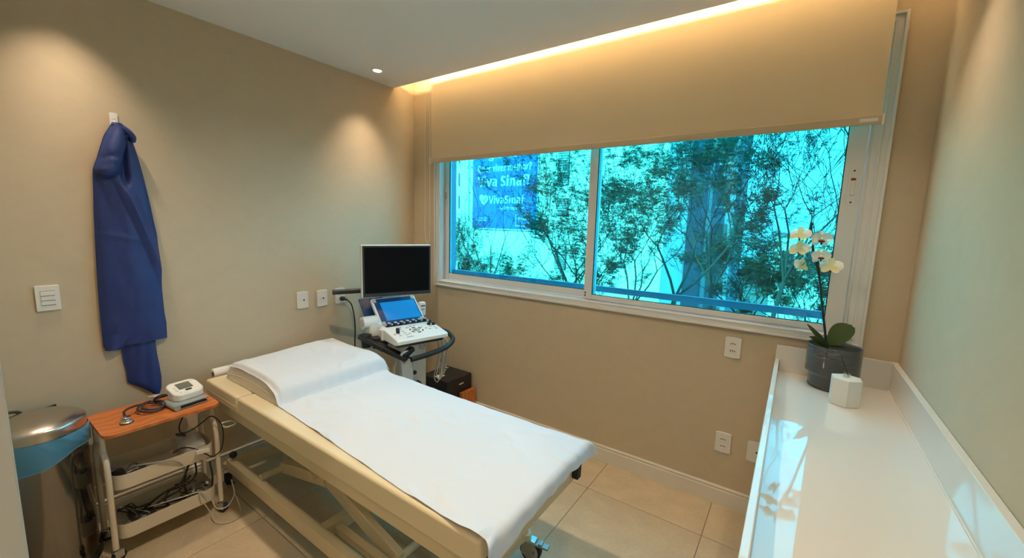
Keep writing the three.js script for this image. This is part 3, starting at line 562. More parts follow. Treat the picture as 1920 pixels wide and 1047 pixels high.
// things in the trays
{
  const cz = 1.915, y1 = 0.333, y2 = 0.093;
  const p = thing('plastic_pouch', 'clear plastic pouch with a white box in the upper cart tray', 'pouch', [0.3, y1, 1.785]);
  part('film', grid(20, 20, (u, v) => { const x = (u - 0.5) * 0.15, z = (v - 0.5) * 0.11, k = Math.min(u, v, 1 - u, 1 - v); return [x, 0.01 + 0.1 * Math.pow(Math.min(1, k * 4), 0.5) + 0.02 * noise.noise(x * 30, z * 30, 1) - x * 0.15, z]; }), M.clearPlastic, p);
  part('box', rb(-0.045, 0.06, 0.001, 0.06, -0.04, 0.04, 0.003), M.whitePlastic, p);
  const f = thing('glove_pack', 'dark grey plastic pack lying in the upper cart tray', 'pack', [0.3, y1, 2.02], 0.3);
  part('film', grid(24, 20, (u, v) => { const x = (u - 0.5) * 0.17, z = (v - 0.5) * 0.12, k = Math.min(u, v, 1 - u, 1 - v); return [x, 0.003 + 0.03 * Math.pow(Math.min(1, k * 5), 0.5) + 0.012 * noise.noise(x * 40, z * 40, 4) * Math.min(1, k * 6), z]; }), S({ color: lin(0.05, 0.06, 0.075), roughness: 0.25, side: THREE.DoubleSide }), f);
  for (let k = 0; k < 4; k++) part('label', rb(-0.03 + k * 0.022, -0.018 + k * 0.022, 0.044, 0.046, -0.03 + k * 0.008, 0.02 + k * 0.006, 0.0005), M.greyPlastic, f);
  const cb = thing('power_cable', 'black cable with plug hanging over the upper cart tray', 'cable');
  part('cord', tube([[0.33, 0.6, 1.79], [0.345, 0.56, 1.82], [0.37, 0.52, 1.845], [0.38, 0.495, 1.84], [0.375, 0.49, 1.8], [0.37, 0.51, 1.75], [0.41, 0.545, 1.72], [0.43, 0.5, 1.69], [0.435, 0.42, 1.685], [0.425, 0.35, 1.7], [0.415, 0.33, 1.73], [0.42, 0.36, 1.76], [0.4, 0.4, 1.8], [0.35, 0.4, 1.83], [0.3, 0.37, 1.86]], 0.003, 160, 8), M.cableBlack, cb);
  part('plug', [rb(-0.009, 0.009, -0.02, 0.02, -0.006, 0.006, 0.003)].map((g) => g.rotateX(1.1).translate(0.385, 0.488, 1.845)), M.black, cb);
  part('inline_box', [rb(-0.008, 0.008, -0.01, 0.01, -0.028, 0.028, 0.003)].map((g) => g.rotateX(-0.15).translate(0.428, 0.385, 1.775)), M.whitePlastic, cb, 'small white inline box');
  const g2 = thing('grey_probe_cable', 'thick grey cable drooping between the two cart trays', 'cable');
  part('cord', tube([[0.25, 0.38, 2.08], [0.33, 0.392, 2.03], [0.4, 0.405, 1.97], [0.418, 0.39, 1.9], [0.41, 0.35, 1.86], [0.36, 0.26, 1.83], [0.33, 0.17, 1.8], [0.3, 0.12, 1.78]], 0.0042, 80, 8), M.cableGrey, g2);
  const e = thing('lead_cables', 'tangle of black lead cables hanging into the lower cart tray', 'cables');
  for (const q of [
    [[0.36, 0.325, 1.79], [0.385, 0.25, 1.8], [0.37, 0.2, 1.86], [0.33, 0.16, 1.93], [0.3, 0.125, 1.97]],
    [[0.34, 0.325, 1.8], [0.36, 0.27, 1.83], [0.355, 0.2, 1.84], [0.35, 0.14, 1.83], [0.3, 0.11, 1.86], [0.27, 0.12, 1.95]],
    [[0.38, 0.3, 1.83], [0.375, 0.235, 1.86], [0.34, 0.2, 1.92], [0.31, 0.15, 1.98], [0.29, 0.12, 2.0]],
    [[0.35, 0.24, 1.81], [0.36, 0.21, 1.86], [0.345, 0.2, 1.9], [0.35, 0.155, 1.92], [0.33, 0.12, 1.9], [0.29, 0.115, 1.96]],
    [[0.4, 0.3, 1.74], [0.405, 0.22, 1.735], [0.39, 0.15, 1.74], [0.34, 0.11, 1.76]]]) part('lead', tube(q, 0.0044, 50, 6), M.cableBlack, e);
  part('connector_block', rb(0.23, 0.36, 0.095, 0.125, 1.95, 2.04, 0.01), M.darkPlastic, e);
  const w = thing('white_cable_coil', 'thin pale cable looping from the lower tray to the floor', 'cable');
  part('cord', tube([[0.25, 0.13, 2.02], [0.33, 0.15, 1.95], [0.39, 0.168, 1.87], [0.415, 0.165, 1.79], [0.43, 0.11, 1.755], [0.45, 0.06, 1.74], [0.46, 0.05, 1.7], [0.45, 0.09, 1.66], [0.43, 0.17, 1.66]], 0.0028, 120, 7), M.cableWhite, w);
  part('cord', tube([[0.41, 0.168, 1.8], [0.425, 0.12, 1.79], [0.44, 0.03, 1.76], [0.48, 0.006, 1.76], [0.53, 0.005, 1.72], [0.52, 0.006, 1.66], [0.47, 0.03, 1.645], [0.44, 0.1, 1.655]], 0.0024, 120, 7), M.cableWhite, w);
  const m = thing('electrode_leads', 'heap of small leads and clips in the lower cart tray', 'cables');
  for (let k = 0; k < 16; k++) {
    const bz = k < 8 ? rr(1.74, 1.83) : rr(1.98, 2.08), bx0 = rr(0.22, 0.38), q = [];
    for (let i = 0; i < 6; i++) q.push([Math.min(0.39, Math.max(0.2, bx0 + rr(-0.06, 0.06))), y2 + 0.005 + rr(0, 0.045) + i * 0.002, bz + rr(-0.045, 0.045)]);
    part('lead', tube(q, 0.0022, 40, 6), k % 3 ? M.cableGrey : M.cableBlack, m);
    if (k % 2) part('clip', rb(q[5][0] - 0.009, q[5][0] + 0.009, q[5][1], q[5][1] + 0.008, q[5][2] - 0.006, q[5][2] + 0.006, 0.002), k % 4 === 1 ? M.whitePlastic : M.darkPlastic, m);
  }
}

// ---------------------------------------------------------------- ultrasound machine
{
  const t = thing('ultrasound_machine', 'portable ultrasound machine on a cart with large black monitor', 'ultrasound', [0.537, 0, 0.588], 76 * Math.PI / 180);
  // base and column
  part('base', [rb(-0.2, 0.2, 0.07, 0.12, -0.2, 0.22, 0.02), rb(-0.22, -0.16, 0.06, 0.1, -0.22, 0.24, 0.015), rb(0.16, 0.22, 0.06, 0.1, -0.22, 0.24, 0.015)], M.greyPlastic, t);
  for (const [x, z] of [[-0.19, 0.2], [0.19, 0.2], [-0.19, -0.19], [0.19, -0.19]]) { const c = new THREE.Group(); c.name = 'caster'; c.position.set(x, 0, z); t.add(c); part('wheel', rod([-0.012, 0.035, 0], [0.012, 0.035, 0], 0.035, 0.035, 20), M.rubber, c); part('fork', rb(-0.018, 0.018, 0.055, 0.075, -0.02, 0.02, 0.004), M.greyPlastic, c); }
  const col = part('column', [rb(-0.06, 0.15, 0.115, 0.74, -0.06, 0.07, 0.012), rb(-0.02, 0.14, 0.3, 0.58, 0.068, 0.078, 0.006)], M.whitePlastic, t);
  part('column_port', [rod([0.05, 0.49, 0.078], [0.05, 0.49, 0.082], 0.016, 0.016, 16), rod([0.07, 0.4, 0.078], [0.07, 0.4, 0.1], 0.026, 0.026, 16)], M.darkPlastic, col);
  part('emblem', [new THREE.TorusGeometry(0.021, 0.0028, 8, 28).translate(0.115, 0.672, 0.0715), new THREE.TorusGeometry(0.007, 0.002, 6, 20, 5).translate(0.107, 0.673, 0.0715), new THREE.TorusGeometry(0.007, 0.002, 6, 20, 4.6).translate(0.122, 0.671, 0.0715)], M.greyPlastic, col, 'round monogram emblem');
  // tray that carries the console
  part('console_tray', [rb(-0.17, 0.17, 0.755, 0.775, -0.06, 0.27, 0.008), rb(-0.1, 0.12, 0.735, 0.757, -0.04, 0.2, 0.006)], M.darkPlastic, t);
  part('handle_bar', tube([[0.2, 0.77, -0.06], [0.27, 0.765, 0.03], [0.29, 0.755, 0.14], [0.265, 0.735, 0.24], [0.17, 0.715, 0.31], [0.03, 0.695, 0.325], [-0.1, 0.682, 0.32]], 0.017, 80, 12), M.black, t, 'black curved hand rail');
  part('rail_bracket', ext(rrect(0.07, 0.26, 0.025), 0.014, 0.003).rotateX(-0.12).translate(-0.115, 0.6, 0.285), M.greyPlastic, t);
  part('bracket_screw', [rod([-0.13, 0.69, 0.28], [-0.13, 0.688, 0.296], 0.007), rod([-0.1, 0.69, 0.28], [-0.1, 0.688, 0.296], 0.007)], M.darkPlastic, t);
  part('side_rail', [bar([-0.12, 0.685, 0.3], [-0.2, 0.73, 0.16], 0.05, 0.03), bar([-0.2, 0.73, 0.16], [-0.3, 0.8, 0.0], 0.06, 0.03), bar([-0.14, 0.74, 0.05], [-0.28, 0.79, 0.03], 0.06, 0.03), bar([-0.06, 0.735, 0.26], [-0.14, 0.7, 0.29], 0.04, 0.03)], M.black, t);
  part('probe_holder', [rod([-0.275, 0.725, 0.03], [-0.275, 0.81, 0.03], 0.028, 0.035, 20), rod([-0.225, 0.72, 0.07], [-0.225, 0.79, 0.07], 0.022, 0.03, 20)], M.black, t);
  // console: wedge with control panel
  const cw = 0.186, side = shapeOf([[0.3, 0.79], [0.3, 0.803], [0.29, 0.81], [0.06, 0.845], [0.03, 0.845], [0.03, 0.785], [0.05, 0.778], [0.27, 0.778]]);
  const con = part('console', ext(side, cw * 2 - 0.012, 0.006).rotateY(-Math.PI / 2).translate(cw - 0.006, 0, 0), M.whitePlastic, t, 'white sloping control panel');
  const slope = Math.atan((0.845 - 0.81) / 0.23), pan = (x, z, h = 0) => [x, 0.8515 + (0.06 - z) * Math.tan(slope) + h, z];
  const key = (x, z, w, d, turn = 0, h = 0.004) => rb(-w / 2, w / 2, -h / 2, h / 2, -d / 2, d / 2, 0.0015, 1).rotateY(turn).rotateX(slope).translate(...pan(x, z, 0.001));
  const knob = (x, z, r, h) => rod(pan(x, z, -0.004), pan(x, z + h * 0.15, h), r, r * 0.9, 18);
  for (const [x, z, w, d, a] of [[-0.13, 0.235, 0.018, 0.009, 0], [-0.155, 0.205, 0.016, 0.009, 0], [-0.128, 0.205, 0.016, 0.009, 0], [-0.085, 0.235, 0.018, 0.008, 0], [-0.06, 0.225, 0.018, 0.008, 0], [-0.085, 0.205, 0.018, 0.008, 0], [-0.085, 0.175, 0.016, 0.008, 0], [-0.09, 0.145, 0.016, 0.008, 0], [-0.075, 0.115, 0.018, 0.008, 0], [-0.08, 0.27, 0.045, 0.006, 0], [-0.03, 0.13, 0.022, 0.011, 0.2], [0.0, 0.115, 0.018, 0.008, 0], [0.03, 0.11, 0.018, 0.008, 0], [0.105, 0.2, 0.016, 0.009, 0], [0.085, 0.18, 0.016, 0.009, 0], [0.15, 0.21, 0.016, 0.008, 0], [0.15, 0.185, 0.016, 0.008, 0], [0.13, 0.16, 0.014, 0.008, 0], [0.07, 0.15, 0.014, 0.008, 0.3]]) part('key', key(x, z, w, d, a), M.greyPlastic, con);
  for (let k = 0; k < 6; k++) { const a = k / 6 * Math.PI * 2 + 0.5; part('key', key(0.01 + Math.cos(a) * 0.042, 0.185 + Math.sin(a) * 0.042, 0.009, 0.024, -a), M.darkPlastic, con); }
  part('trackball_ring', new THREE.TorusGeometry(0.021, 0.004, 8, 28).rotateX(Math.PI / 2 + slope).translate(...pan(0.01, 0.185, 0.001)), M.greyPlastic, con);
  part('trackball', new THREE.SphereGeometry(0.017, 20, 14).translate(...pan(0.01, 0.185, -0.004)), M.greyPlastic, con);
  for (const [x, z] of [[-0.11, 0.15], [-0.125, 0.185], [0.135, 0.13], [0.16, 0.1], [0.165, 0.14]]) part('knob', knob(x, z, 0.013, 0.016), M.black, con);
  part('knob_strip', rb(-0.155, 0.16, 0.845, 0.853, 0.04, 0.075, 0.002), M.black, con);
  for (let k = 0; k < 7; k++) { const x = -0.13 + k * 0.045; const n = part('knob', rod([x, 0.85, 0.06], [x, 0.874, 0.066], 0.014, 0.013, 18), M.black, con); part('knob_cap', rod([x, 0.874, 0.066], [x, 0.8755, 0.0664], 0.0125, 0.011, 18), M.greyPlastic, n); }
  // touch screen tilted back
  const sc = new THREE.Group(); sc.name = 'touch_screen'; sc.position.set(0.0, 0.85, 0.03); sc.rotation.x = -0.85; t.add(sc);
  part('bezel', ext(rrect(0.33, 0.235, 0.012), 0.016, 0.003).translate(-0.005, 0.1175, -0.016), M.whitePlastic, sc);
  part('screen_border', bx(-0.158, 0.152, 0.006, 0.232, 0.003, 0.0042), M.displayRim, sc);
  part('screen_display', bx(-0.118, 0.145, 0.035, 0.196, 0.0042, 0.0052), M.display, sc, 'blue lit display');
  part('corner_clip', [rb(-0.165, -0.14, 0.2, 0.237, 0.002, 0.008, 0.002), rb(0.125, 0.15, 0.2, 0.237, 0.002, 0.008, 0.002), rb(-0.16, -0.135, 0.004, 0.03, 0.003, 0.009, 0.002), rb(0.125, 0.15, 0.004, 0.03, 0.003, 0.009, 0.002)], M.greyPlastic, sc);
  // arm joint and monitor
  part('arm_joint', [rod([-0.285, 0.88, -0.01], [-0.19, 0.88, -0.01], 0.042, 0.042, 28), rb(-0.25, -0.17, 0.78, 0.88, -0.045, 0.03, 0.015), rb(-0.2, -0.165, 0.765, 0.845, 0.05, 0.1, 0.01)], M.whitePlastic, t);
  part('joint_cap', [rod([-0.289, 0.88, -0.01], [-0.284, 0.88, -0.01], 0.026, 0.026, 24)], M.greyPlastic, t);
  part('support_arm', [rb(-0.06, 0.05, 0.7, 1.26, -0.27, -0.22, 0.02), rb(-0.05, 0.04, 1.18, 1.25, -0.24, -0.085, 0.012), rb(-0.06, 0.1, 0.66, 0.72, -0.26, -0.04, 0.012)], M.greyPlastic, t);
  part('rear_panel', [rb(-0.1, 0.1, 0, 0.2, -0.005, 0.005, 0.004).rotateX(-0.8).translate(-0.125, 0.86, -0.09)], M.bluePanel, t, 'dark blue glossy panel');
  part('probe_bottle_holder', rb(0.165, 0.215, 0.86, 0.965, -0.09, -0.05, 0.01), M.whitePlastic, t);
  part('probe_bottle_print', [rb(0.172, 0.208, 0.935, 0.942, -0.05, -0.0485, 0.0003), rb(0.172, 0.2, 0.91, 0.914, -0.05, -0.0485, 0.0003)], M.bluePanel, t);
  const mo = new THREE.Group(); mo.name = 'display_monitor'; mo.position.set(-0.012, 1.218, -0.045); mo.rotation.y = -9 * Math.PI / 180; t.add(mo);
  part('housing', rb(-0.245, 0.245, -0.183, 0.178, -0.045, 0.0, 0.006), M.whitePlastic, mo);
  part('front_bezel', rb(-0.238, 0.243, -0.181, 0.172, -0.004, 0.003, 0.003), M.darkPlastic, mo);
  part('screen_glass', bx(-0.226, 0.231, -0.155, 0.161, 0.003, 0.0035), M.screenBlack, mo, 'black switched off screen');
  part('rear_handle', rod([-0.42, -0.14, -0.06], [-0.2, -0.14, -0.06], 0.017, 0.017, 18), M.black, mo, 'black bar behind the monitor');
  // cables hanging on the right
  for (let k = 0; k < 6; k++) part('hanging_cable', tube([[0.17 + k * 0.008, 0.76, 0.1], [0.19 + k * 0.012, 0.72, 0.16 + k * 0.006], [0.185 + k * 0.016, 0.58, 0.17], [0.16 + k * 0.02, 0.45 + k * 0.012, 0.165], [0.19 + k * 0.018, 0.41 + k * 0.018, 0.16], [0.225 + k * 0.008, 0.5, 0.15], [0.215, 0.7, 0.12]], 0.0036, 60, 6), k % 2 ? M.cableWhite : M.cableGrey, t);
  part('hanging_cable', tube([[-0.12, 0.69, 0.24], [-0.15, 0.66, 0.22], [-0.16, 0.56, 0.2], [-0.12, 0.42, 0.17]], 0.006, 40, 8), M.cableWhite, t);
  part('hanging_cable', tube([[-0.07, 0.6, 0.27], [-0.05, 0.5, 0.25], [-0.02, 0.4, 0.22], [0.04, 0.38, 0.12], [0.07, 0.4, 0.1]], 0.0045, 40, 8), M.cableWhite, t);
  // mains cable to the wall outlet
  const c = thing('mains_cable', 'black mains plug and cable hanging from the outlet beside the monitor', 'cable');
  part('plug', [rb(0.0125, 0.05, 0.96, 0.99, 0.712, 0.742, 0.008), rod([0.045, 0.975, 0.725], [0.062, 0.965, 0.706], 0.01, 0.007, 14)], M.black, c);
  part('cord', tube([[0.058, 0.967, 0.71], [0.075, 0.94, 0.69], [0.085, 0.85, 0.672], [0.09, 0.75, 0.668], [0.1, 0.6, 0.68], [0.14, 0.3, 0.68], [0.2, 0.1, 0.64], [0.33, 0.09, 0.6]], 0.005, 80, 8), M.cableBlack, c);
}
// black boxes on the floor behind the bed
{
  const b = thing('black_case', 'black equipment box standing on the floor in the corner under the window', 'box', [0.58, 0, 0.19], 0);
  part('body', rb(-0.14, 0.14, 0.002, 0.36, -0.15, 0.13, 0.008), M.black, b);
  part('sticker', rb(-0.03, 0.02, 0.36, 0.3612, 0.03, 0.1, 0.0003), M.paper, b, 'white sticker');
  part('sticker', rb(0.1402, 0.1412, 0.3, 0.312, -0.05, 0.0, 0.0003), M.paper, b, 'white sticker');
  part('lamp_dot', rb(0.1402, 0.1415, 0.13, 0.138, 0.02, 0.028, 0.0005), M.whitePlastic, b);
  solo('wood_block', uvm(rb(0.725, 0.755, 0.002, 0.24, 0.03, 0.19, 0.002), 3), M.wood, 'narrow brown wooden board beside the black box in the corner', 'board');
}

// ---------------------------------------------------------------- orchid in ribbed pot, diffuser bottle
{
  const px = 2.967, pz = 0.135, py = 0.8505;
  const p = thing('plant_pot', 'smoky ribbed glass pot with a stepped foot on the counter', 'pot', [px, py, pz]);
  const pr = [[0.0001, 0.001], [0.082, 0.001], [0.085, 0.004]];
  for (let k = 0; k < 7; k++) { const y = 0.006 + k * 0.0085; pr.push([0.083, y], [0.0865, y + 0.0025], [0.0865, y + 0.005]); }
  pr.push([0.086, 0.066], [0.1, 0.072]);
  for (let k = 0; k < 14; k++) { const y = 0.073 + k * 0.0085; pr.push([0.098, y], [0.102, y + 0.0025], [0.102, y + 0.005]); }
  pr.push([0.1, 0.194], [0.1025, 0.197], [0.1015, 0.2], [0.098, 0.199], [0.0965, 0.19], [0.0955, 0.08], [0.081, 0.068], [0.08, 0.008], [0.0001, 0.008]);
  part('glass_wall', lathe(pr, 64), M.potGlass, p);
  const inn = thing('plant_soil', 'dark bark and moss filling inside the ribbed glass pot', 'soil', [px, py, pz]);
  part('bark_fill', new THREE.CylinderGeometry(0.062, 0.056, 0.13, 32, 1).translate(-0.018, 0.0745, 0), M.moss, inn);
  for (let k = 0; k < 9; k++) part('pebble', new THREE.IcosahedronGeometry(rr(0.01, 0.016), 1).scale(1, 0.6, 1).translate(rr(-0.05, 0.02), 0.143 + rr(0, 0.006), rr(-0.035, 0.035)), k % 2 ? M.paper : M.moss, inn);
  const o = thing('orchid', 'white orchid with dark stem and wine red flower centres', 'orchid', [px, py, pz]);
  const lx = (x, y, z = 0) => [x - px, y - py, z];
  part('flower_stem', tube([lx(2.94, 1.0, 0.01), lx(2.93, 1.077, 0.0), lx(2.905, 1.208), lx(2.878, 1.355), lx(2.862, 1.416), lx(2.843, 1.477), lx(2.836, 1.54), lx(2.826, 1.575), lx(2.825, 1.605)], 0.005, 90, 8), M.stem, o);
  part('support_stick', rod(lx(2.945, 1.0, 0.012), lx(2.862, 1.445, 0.006), 0.0038), M.stem, o);
  // leaves
  const leaf = (base, tip, width, up, side, fold = 0.25) => {
    const a = V(...base), b = V(...tip), d = b.clone().sub(a), n = V(...side).normalize();
    return grid(22, 10, (u, v) => {
      const s = v * 2 - 1, w = width * Math.pow(Math.sin(Math.PI * Math.min(0.97, 0.06 + u * 0.94)), 0.6) * s, c = a.clone().addScaledVector(d, u);
      c.y += up * Math.sin(u * Math.PI) * 0.6; const q = c.addScaledVector(n, w); q.y += Math.abs(w) * fold; return [q.x, q.y, q.z];
    });
  };
  M.leaf.side = THREE.DoubleSide;
  part('leaf', leaf(lx(2.945, 1.045, 0.02), lx(3.018, 1.152, 0.035), 0.042, 0.02, [0.75, -0.6, 0.35]), M.leaf, o);
  part('leaf', leaf(lx(2.945, 1.04, 0.02), lx(2.855, 1.135, 0.02), 0.016, -0.005, [0.4, 0.5, 0.6]), M.leaf, o);
  part('leaf', leaf(lx(2.94, 1.035, 0.03), lx(2.868, 1.085, 0.055), 0.022, 0.014, [0.5, 0.45, 0.5]), M.leaf, o);
  part('leaf', leaf(lx(2.92, 1.035, 0.04), lx(3.0, 1.055, 0.06), 0.02, 0.015, [0.1, 0.35, 0.9]), M.leaf, o);
  // flowers
  const petal = (w, l, cup) => grid(10, 8, (u, v) => { const s = v * 2 - 1, k = Math.pow(Math.sin(Math.PI * Math.min(0.94, 0.04 + 0.9 * u)), 0.65); return [w * k * s, l * u, cup * (u * u * 0.9 + s * s * k * 0.5)]; });
  function flower(x, y, z, yaw, pitch, size, lip) {
    const f = new THREE.Group(); f.name = 'flower'; f.position.set(x, y, z); f.rotation.set(pitch, yaw, 0, 'YXZ'); f.scale.setScalar(size); o.add(f);
    for (const [a, w, l] of [[0, 0.011, 0.032], [2.25, 0.011, 0.032], [-2.25, 0.011, 0.032]]) part('sepal', petal(w, l, -0.004).rotateZ(a).translate(0, 0, -0.001), lip ? M.petal : M.petalGreen, f);
    for (const a of [1.2, -1.2]) part('petal', petal(0.02, 0.036, 0.006).rotateZ(a), M.petal, f);
    const c = part('lip', [new THREE.SphereGeometry(0.006, 12, 8).scale(1, 0.7, 1.2).translate(0.005, -0.006, 0.007), new THREE.SphereGeometry(0.006, 12, 8).scale(1, 0.7, 1.2).translate(-0.005, -0.006, 0.007), new THREE.SphereGeometry(0.0045, 10, 8).scale(0.8, 1.5, 1).translate(0, -0.014, 0.008)], M.lip, f, 'wine red centre');
    part('lip_column', new THREE.SphereGeometry(0.004, 10, 8).scale(1, 1.4, 1.4).translate(0, 0.001, 0.005), M.petal, c);
  }
  const FL = [[2.786, 1.549, 0.02, Math.PI - 0.35, 0.5, 1.25, 0], [2.789, 1.482, 0.02, Math.PI - 0.3, 0.4, 1.25, 0], [2.806, 1.408, 0.02, Math.PI + 0.9, 0.2, 1.1, 0], [2.866, 1.53, 0.02, 0.35, 0.1, 1.2, 1], [2.872, 1.452, 0.025, 0.3, 0.0, 1.1, 1], [2.914, 1.409, 0.02, Math.PI - 0.2, 0.35, 1.25, 0]];
  const SA = [[2.836, 1.535], [2.84, 1.485], [2.852, 1.44], [2.838, 1.52], [2.85, 1.45], [2.87, 1.395]];
  FL.forEach(([x, y, z, a, b, s, l], k) => { const q = lx(x, y, z); flower(...q, a, b, s, l); part('flower_stalk', tube([lx(SA[k][0], SA[k][1] - 0.006), lx((x + SA[k][0]) / 2, (y + SA[k][1]) / 2 + 0.006, z * 0.6), q], 0.0014, 14, 6), M.stem, o); });

  const b = thing('reed_diffuser', 'white six sided diffuser bottle with one black reed on the counter', 'bottle', [3.004, py, 0.33], 0.05);
  const hex = new THREE.Shape(); for (let k = 0; k < 6; k++) { const a = k / 6 * Math.PI * 2 + Math.PI / 2, r = 0.052; k ? hex.lineTo(Math.cos(a) * r, Math.sin(a) * r) : hex.moveTo(Math.cos(a) * r, Math.sin(a) * r); }
  part('body', ext(hex, 0.108, 0.0025).rotateX(-Math.PI / 2).translate(0, 0.003, 0), M.ceramic, b);
  part('neck', lathe([[0.012, 0.112], [0.0125, 0.113], [0.0125, 0.126], [0.0135, 0.129], [0.0115, 0.13], [0.0105, 0.114]], 28).translate(0, 0, -0.005), M.clearGlass, b, 'clear glass neck');
  part('reed', rod([0.006, 0.115, -0.005], [-0.026, 0.2, -0.008], 0.0016), M.black, b, 'thin black reed');
}

// ---------------------------------------------------------------- outside
solo('street_ground', uvm(bx(-60, 40, -4.6, -4.5, -70, -0.6), 0.3), M.ground, 'pale street ground far below the window', 'ground', null, 'structure');
{
  const banner = canvasTex(1024, 1040, (x, w, h) => {
    x.fillStyle = '#0a62d0'; x.fillRect(0, 0, w, h); x.fillStyle = '#ffffff'; x.textBaseline = 'alphabetic';
    const fit = (s, px, py, width, font, size) => { x.font = `${font} ${size}px sans-serif`; const k = width / x.measureText(s).width; x.save(); x.translate(px, py); x.scale(k, 1); x.fillText(s, 0, 0); x.restore(); };
    fit('gratos', 270, 205, 460, 'bold', 130);
    fit('Quer viver melhor?', 85, 360, 850, 'bold', 110);
    fit('Viva Sinaf!', 85, 535, 830, 'bold', 165);
    fit('VivaSinaf', 280, 740, 560, 'bold', 130);
    fit('Saúde sem dor', 460, 810, 380, 'bold', 52);
    fit('Atendimento em saúde', 70, 922, 210, 'normal', 24); fit('Consulte as condições', 70, 950, 180, 'normal', 24);
    x.fillStyle = '#f3f08a'; x.beginPath(); x.moveTo(200, 760); x.bezierCurveTo(90, 690, 115, 620, 165, 630); x.bezierCurveTo(190, 635, 200, 655, 200, 665); x.bezierCurveTo(205, 640, 225, 628, 250, 640); x.bezierCurveTo(285, 665, 265, 715, 200, 760); x.fill();
    x.strokeStyle = '#0a6fd6'; x.lineWidth = 12; x.beginPath(); x.moveTo(165, 680); x.lineTo(195, 715); x.lineTo(245, 655); x.stroke();
    x.strokeStyle = '#ffffff'; x.lineWidth = 7; x.strokeRect(720, 870, 190, 130); x.fillStyle = '#ffffff'; fit('Sinaf', 750, 945, 130, 'bold', 60);
  });
  const b = thing('white_building', 'pale sunlit building carrying the blue banner outside the window', 'building', [0, 0, -12]);
  part('wall', uvm(bx(-10.2, -1.0, -4.5, 6.6, -3.4, 0), 0.3), M.facade, b);
  part('cornice', [bx(-10.3, -0.95, 6.6, 6.9, -3.4, 0.15), bx(-10.22, -9.75, -4.5, 6.6, 0, 0.12)], M.facade, b);
  for (const [x, y] of [[-4.95, 4.1], [-4.95, 3.45], [-4.93, 2.28], [-4.93, 0.18]]) {
    const w = part('window', [bx(x - 0.26, x + 0.26, y - 0.34, y + 0.34, 0, 0.03)], M.winDark, b);
    for (let k = 0; k < 7; k++) part('slat', bx(x - 0.24, x + 0.24, -0.035, 0.035, -0.008, 0.008).rotateX(0).translate(0, y - 0.28 + k * 0.093, 0.05), M.louvre, w);
  }
  const s = thing('banner', 'large blue advertising banner with white lettering on the pale building', 'banner', [-7.8, 3.18, -11.96]);
  part('frame', bx(-1.74, 1.74, -1.86, 1.96, -0.03, 0.02), M.facade, s);
  part('print', new THREE.PlaneGeometry(3.42, 3.75).translate(0, 0.05, 0.025), S({ map: banner, color: lin(0.5, 0.5, 0.5), roughness: 0.6 }), s, 'blue print with white words and yellow heart');
  const g = thing('grey_tower', 'grey blue tower block behind the trees right of the pale building', 'building', [0, 0, -16]);
  part('wall', uvm(bx(-1.15, 0.6, -4.5, 14, -4, 0), 0.3), M.facadeGrey, g);
  part('stripe', bx(-0.38, -0.22, -4.5, 14, 0, 0.1), M.facadeStripe, g, 'pale vertical strip');
  for (let k = 0; k < 9; k++) { const w = part('window', bx(-0.05, 0.4, -2.6 + k * 1.7, -1.6 + k * 1.7, 0, 0.04), M.winDark, g); part('ledge', bx(-0.08, 0.43, -2.68 + k * 1.7, -2.6 + k * 1.7, 0, 0.1), M.facadeStripe, w); }
  const l = thing('low_house', 'low pale house half hidden by the trees at the right', 'building', [0, 0, -20]);
  part('wall', uvm(bx(1.9, 4.4, -4.5, 1.5, -5, 0), 0.3), M.facade, l);
  part('roof', bx(1.8, 4.5, 1.5, 1.62, -5.2, 0.2), M.facadeStripe, l);
  for (const x of [2.2, 3.1, 3.8]) part('window', bx(x, x + 0.5, -0.3, 0.7, 0, 0.05), M.winDark, l);
  const f = thing('far_block', 'long pale apartment block behind the trees at the left edge of the window', 'building', [0, 0, -20]);
  part('wall', uvm(bx(-52, -13.8, -4.5, 9, -6, 0), 0.3), M.facade, f);
  for (let i = 0; i < 6; i++) for (let k = 0; k < 6; k++) part('window', bx(-21.6 + i * 1.3, -20.9 + i * 1.3, -2.2 + k * 1.6, -1.3 + k * 1.6, 0, 0.05), M.winDark, f);
}
// trees: trunk and branches grown from the ground, compound leaves on the twigs
function segGeo(list) {
  const pos = [], nor = [], idx = [];
  for (const [a, b, ra, rb_] of list) {
    const d = b.clone().sub(a).normalize(), s = Math.abs(d.y) > 0.95 ? V(1, 0, 0) : V(0, 1, 0), e = s.cross(d).normalize(), f = d.clone().cross(e), k = ra > 0.03 ? 7 : ra > 0.008 ? 5 : 3, o = pos.length / 3;
    for (let i = 0; i < k; i++) { const t = i / k * Math.PI * 2, c = e.clone().multiplyScalar(Math.cos(t)).addScaledVector(f, Math.sin(t)); for (const [p, r] of [[a, ra], [b, rb_]]) { const q = p.clone().addScaledVector(c, r); pos.push(q.x, q.y, q.z); nor.push(c.x, c.y, c.z); } }
    for (let i = 0; i < k; i++) { const j = (i + 1) % k; idx.push(o + 2 * i, o + 2 * j, o + 2 * i + 1, o + 2 * j, o + 2 * j + 1, o + 2 * i + 1); }
  }
  const g = new THREE.BufferGeometry(); g.setAttribute('position', new THREE.Float32BufferAttribute(pos, 3)); g.setAttribute('normal', new THREE.Float32BufferAttribute(nor, 3)); g.setIndex(idx); return g;
}
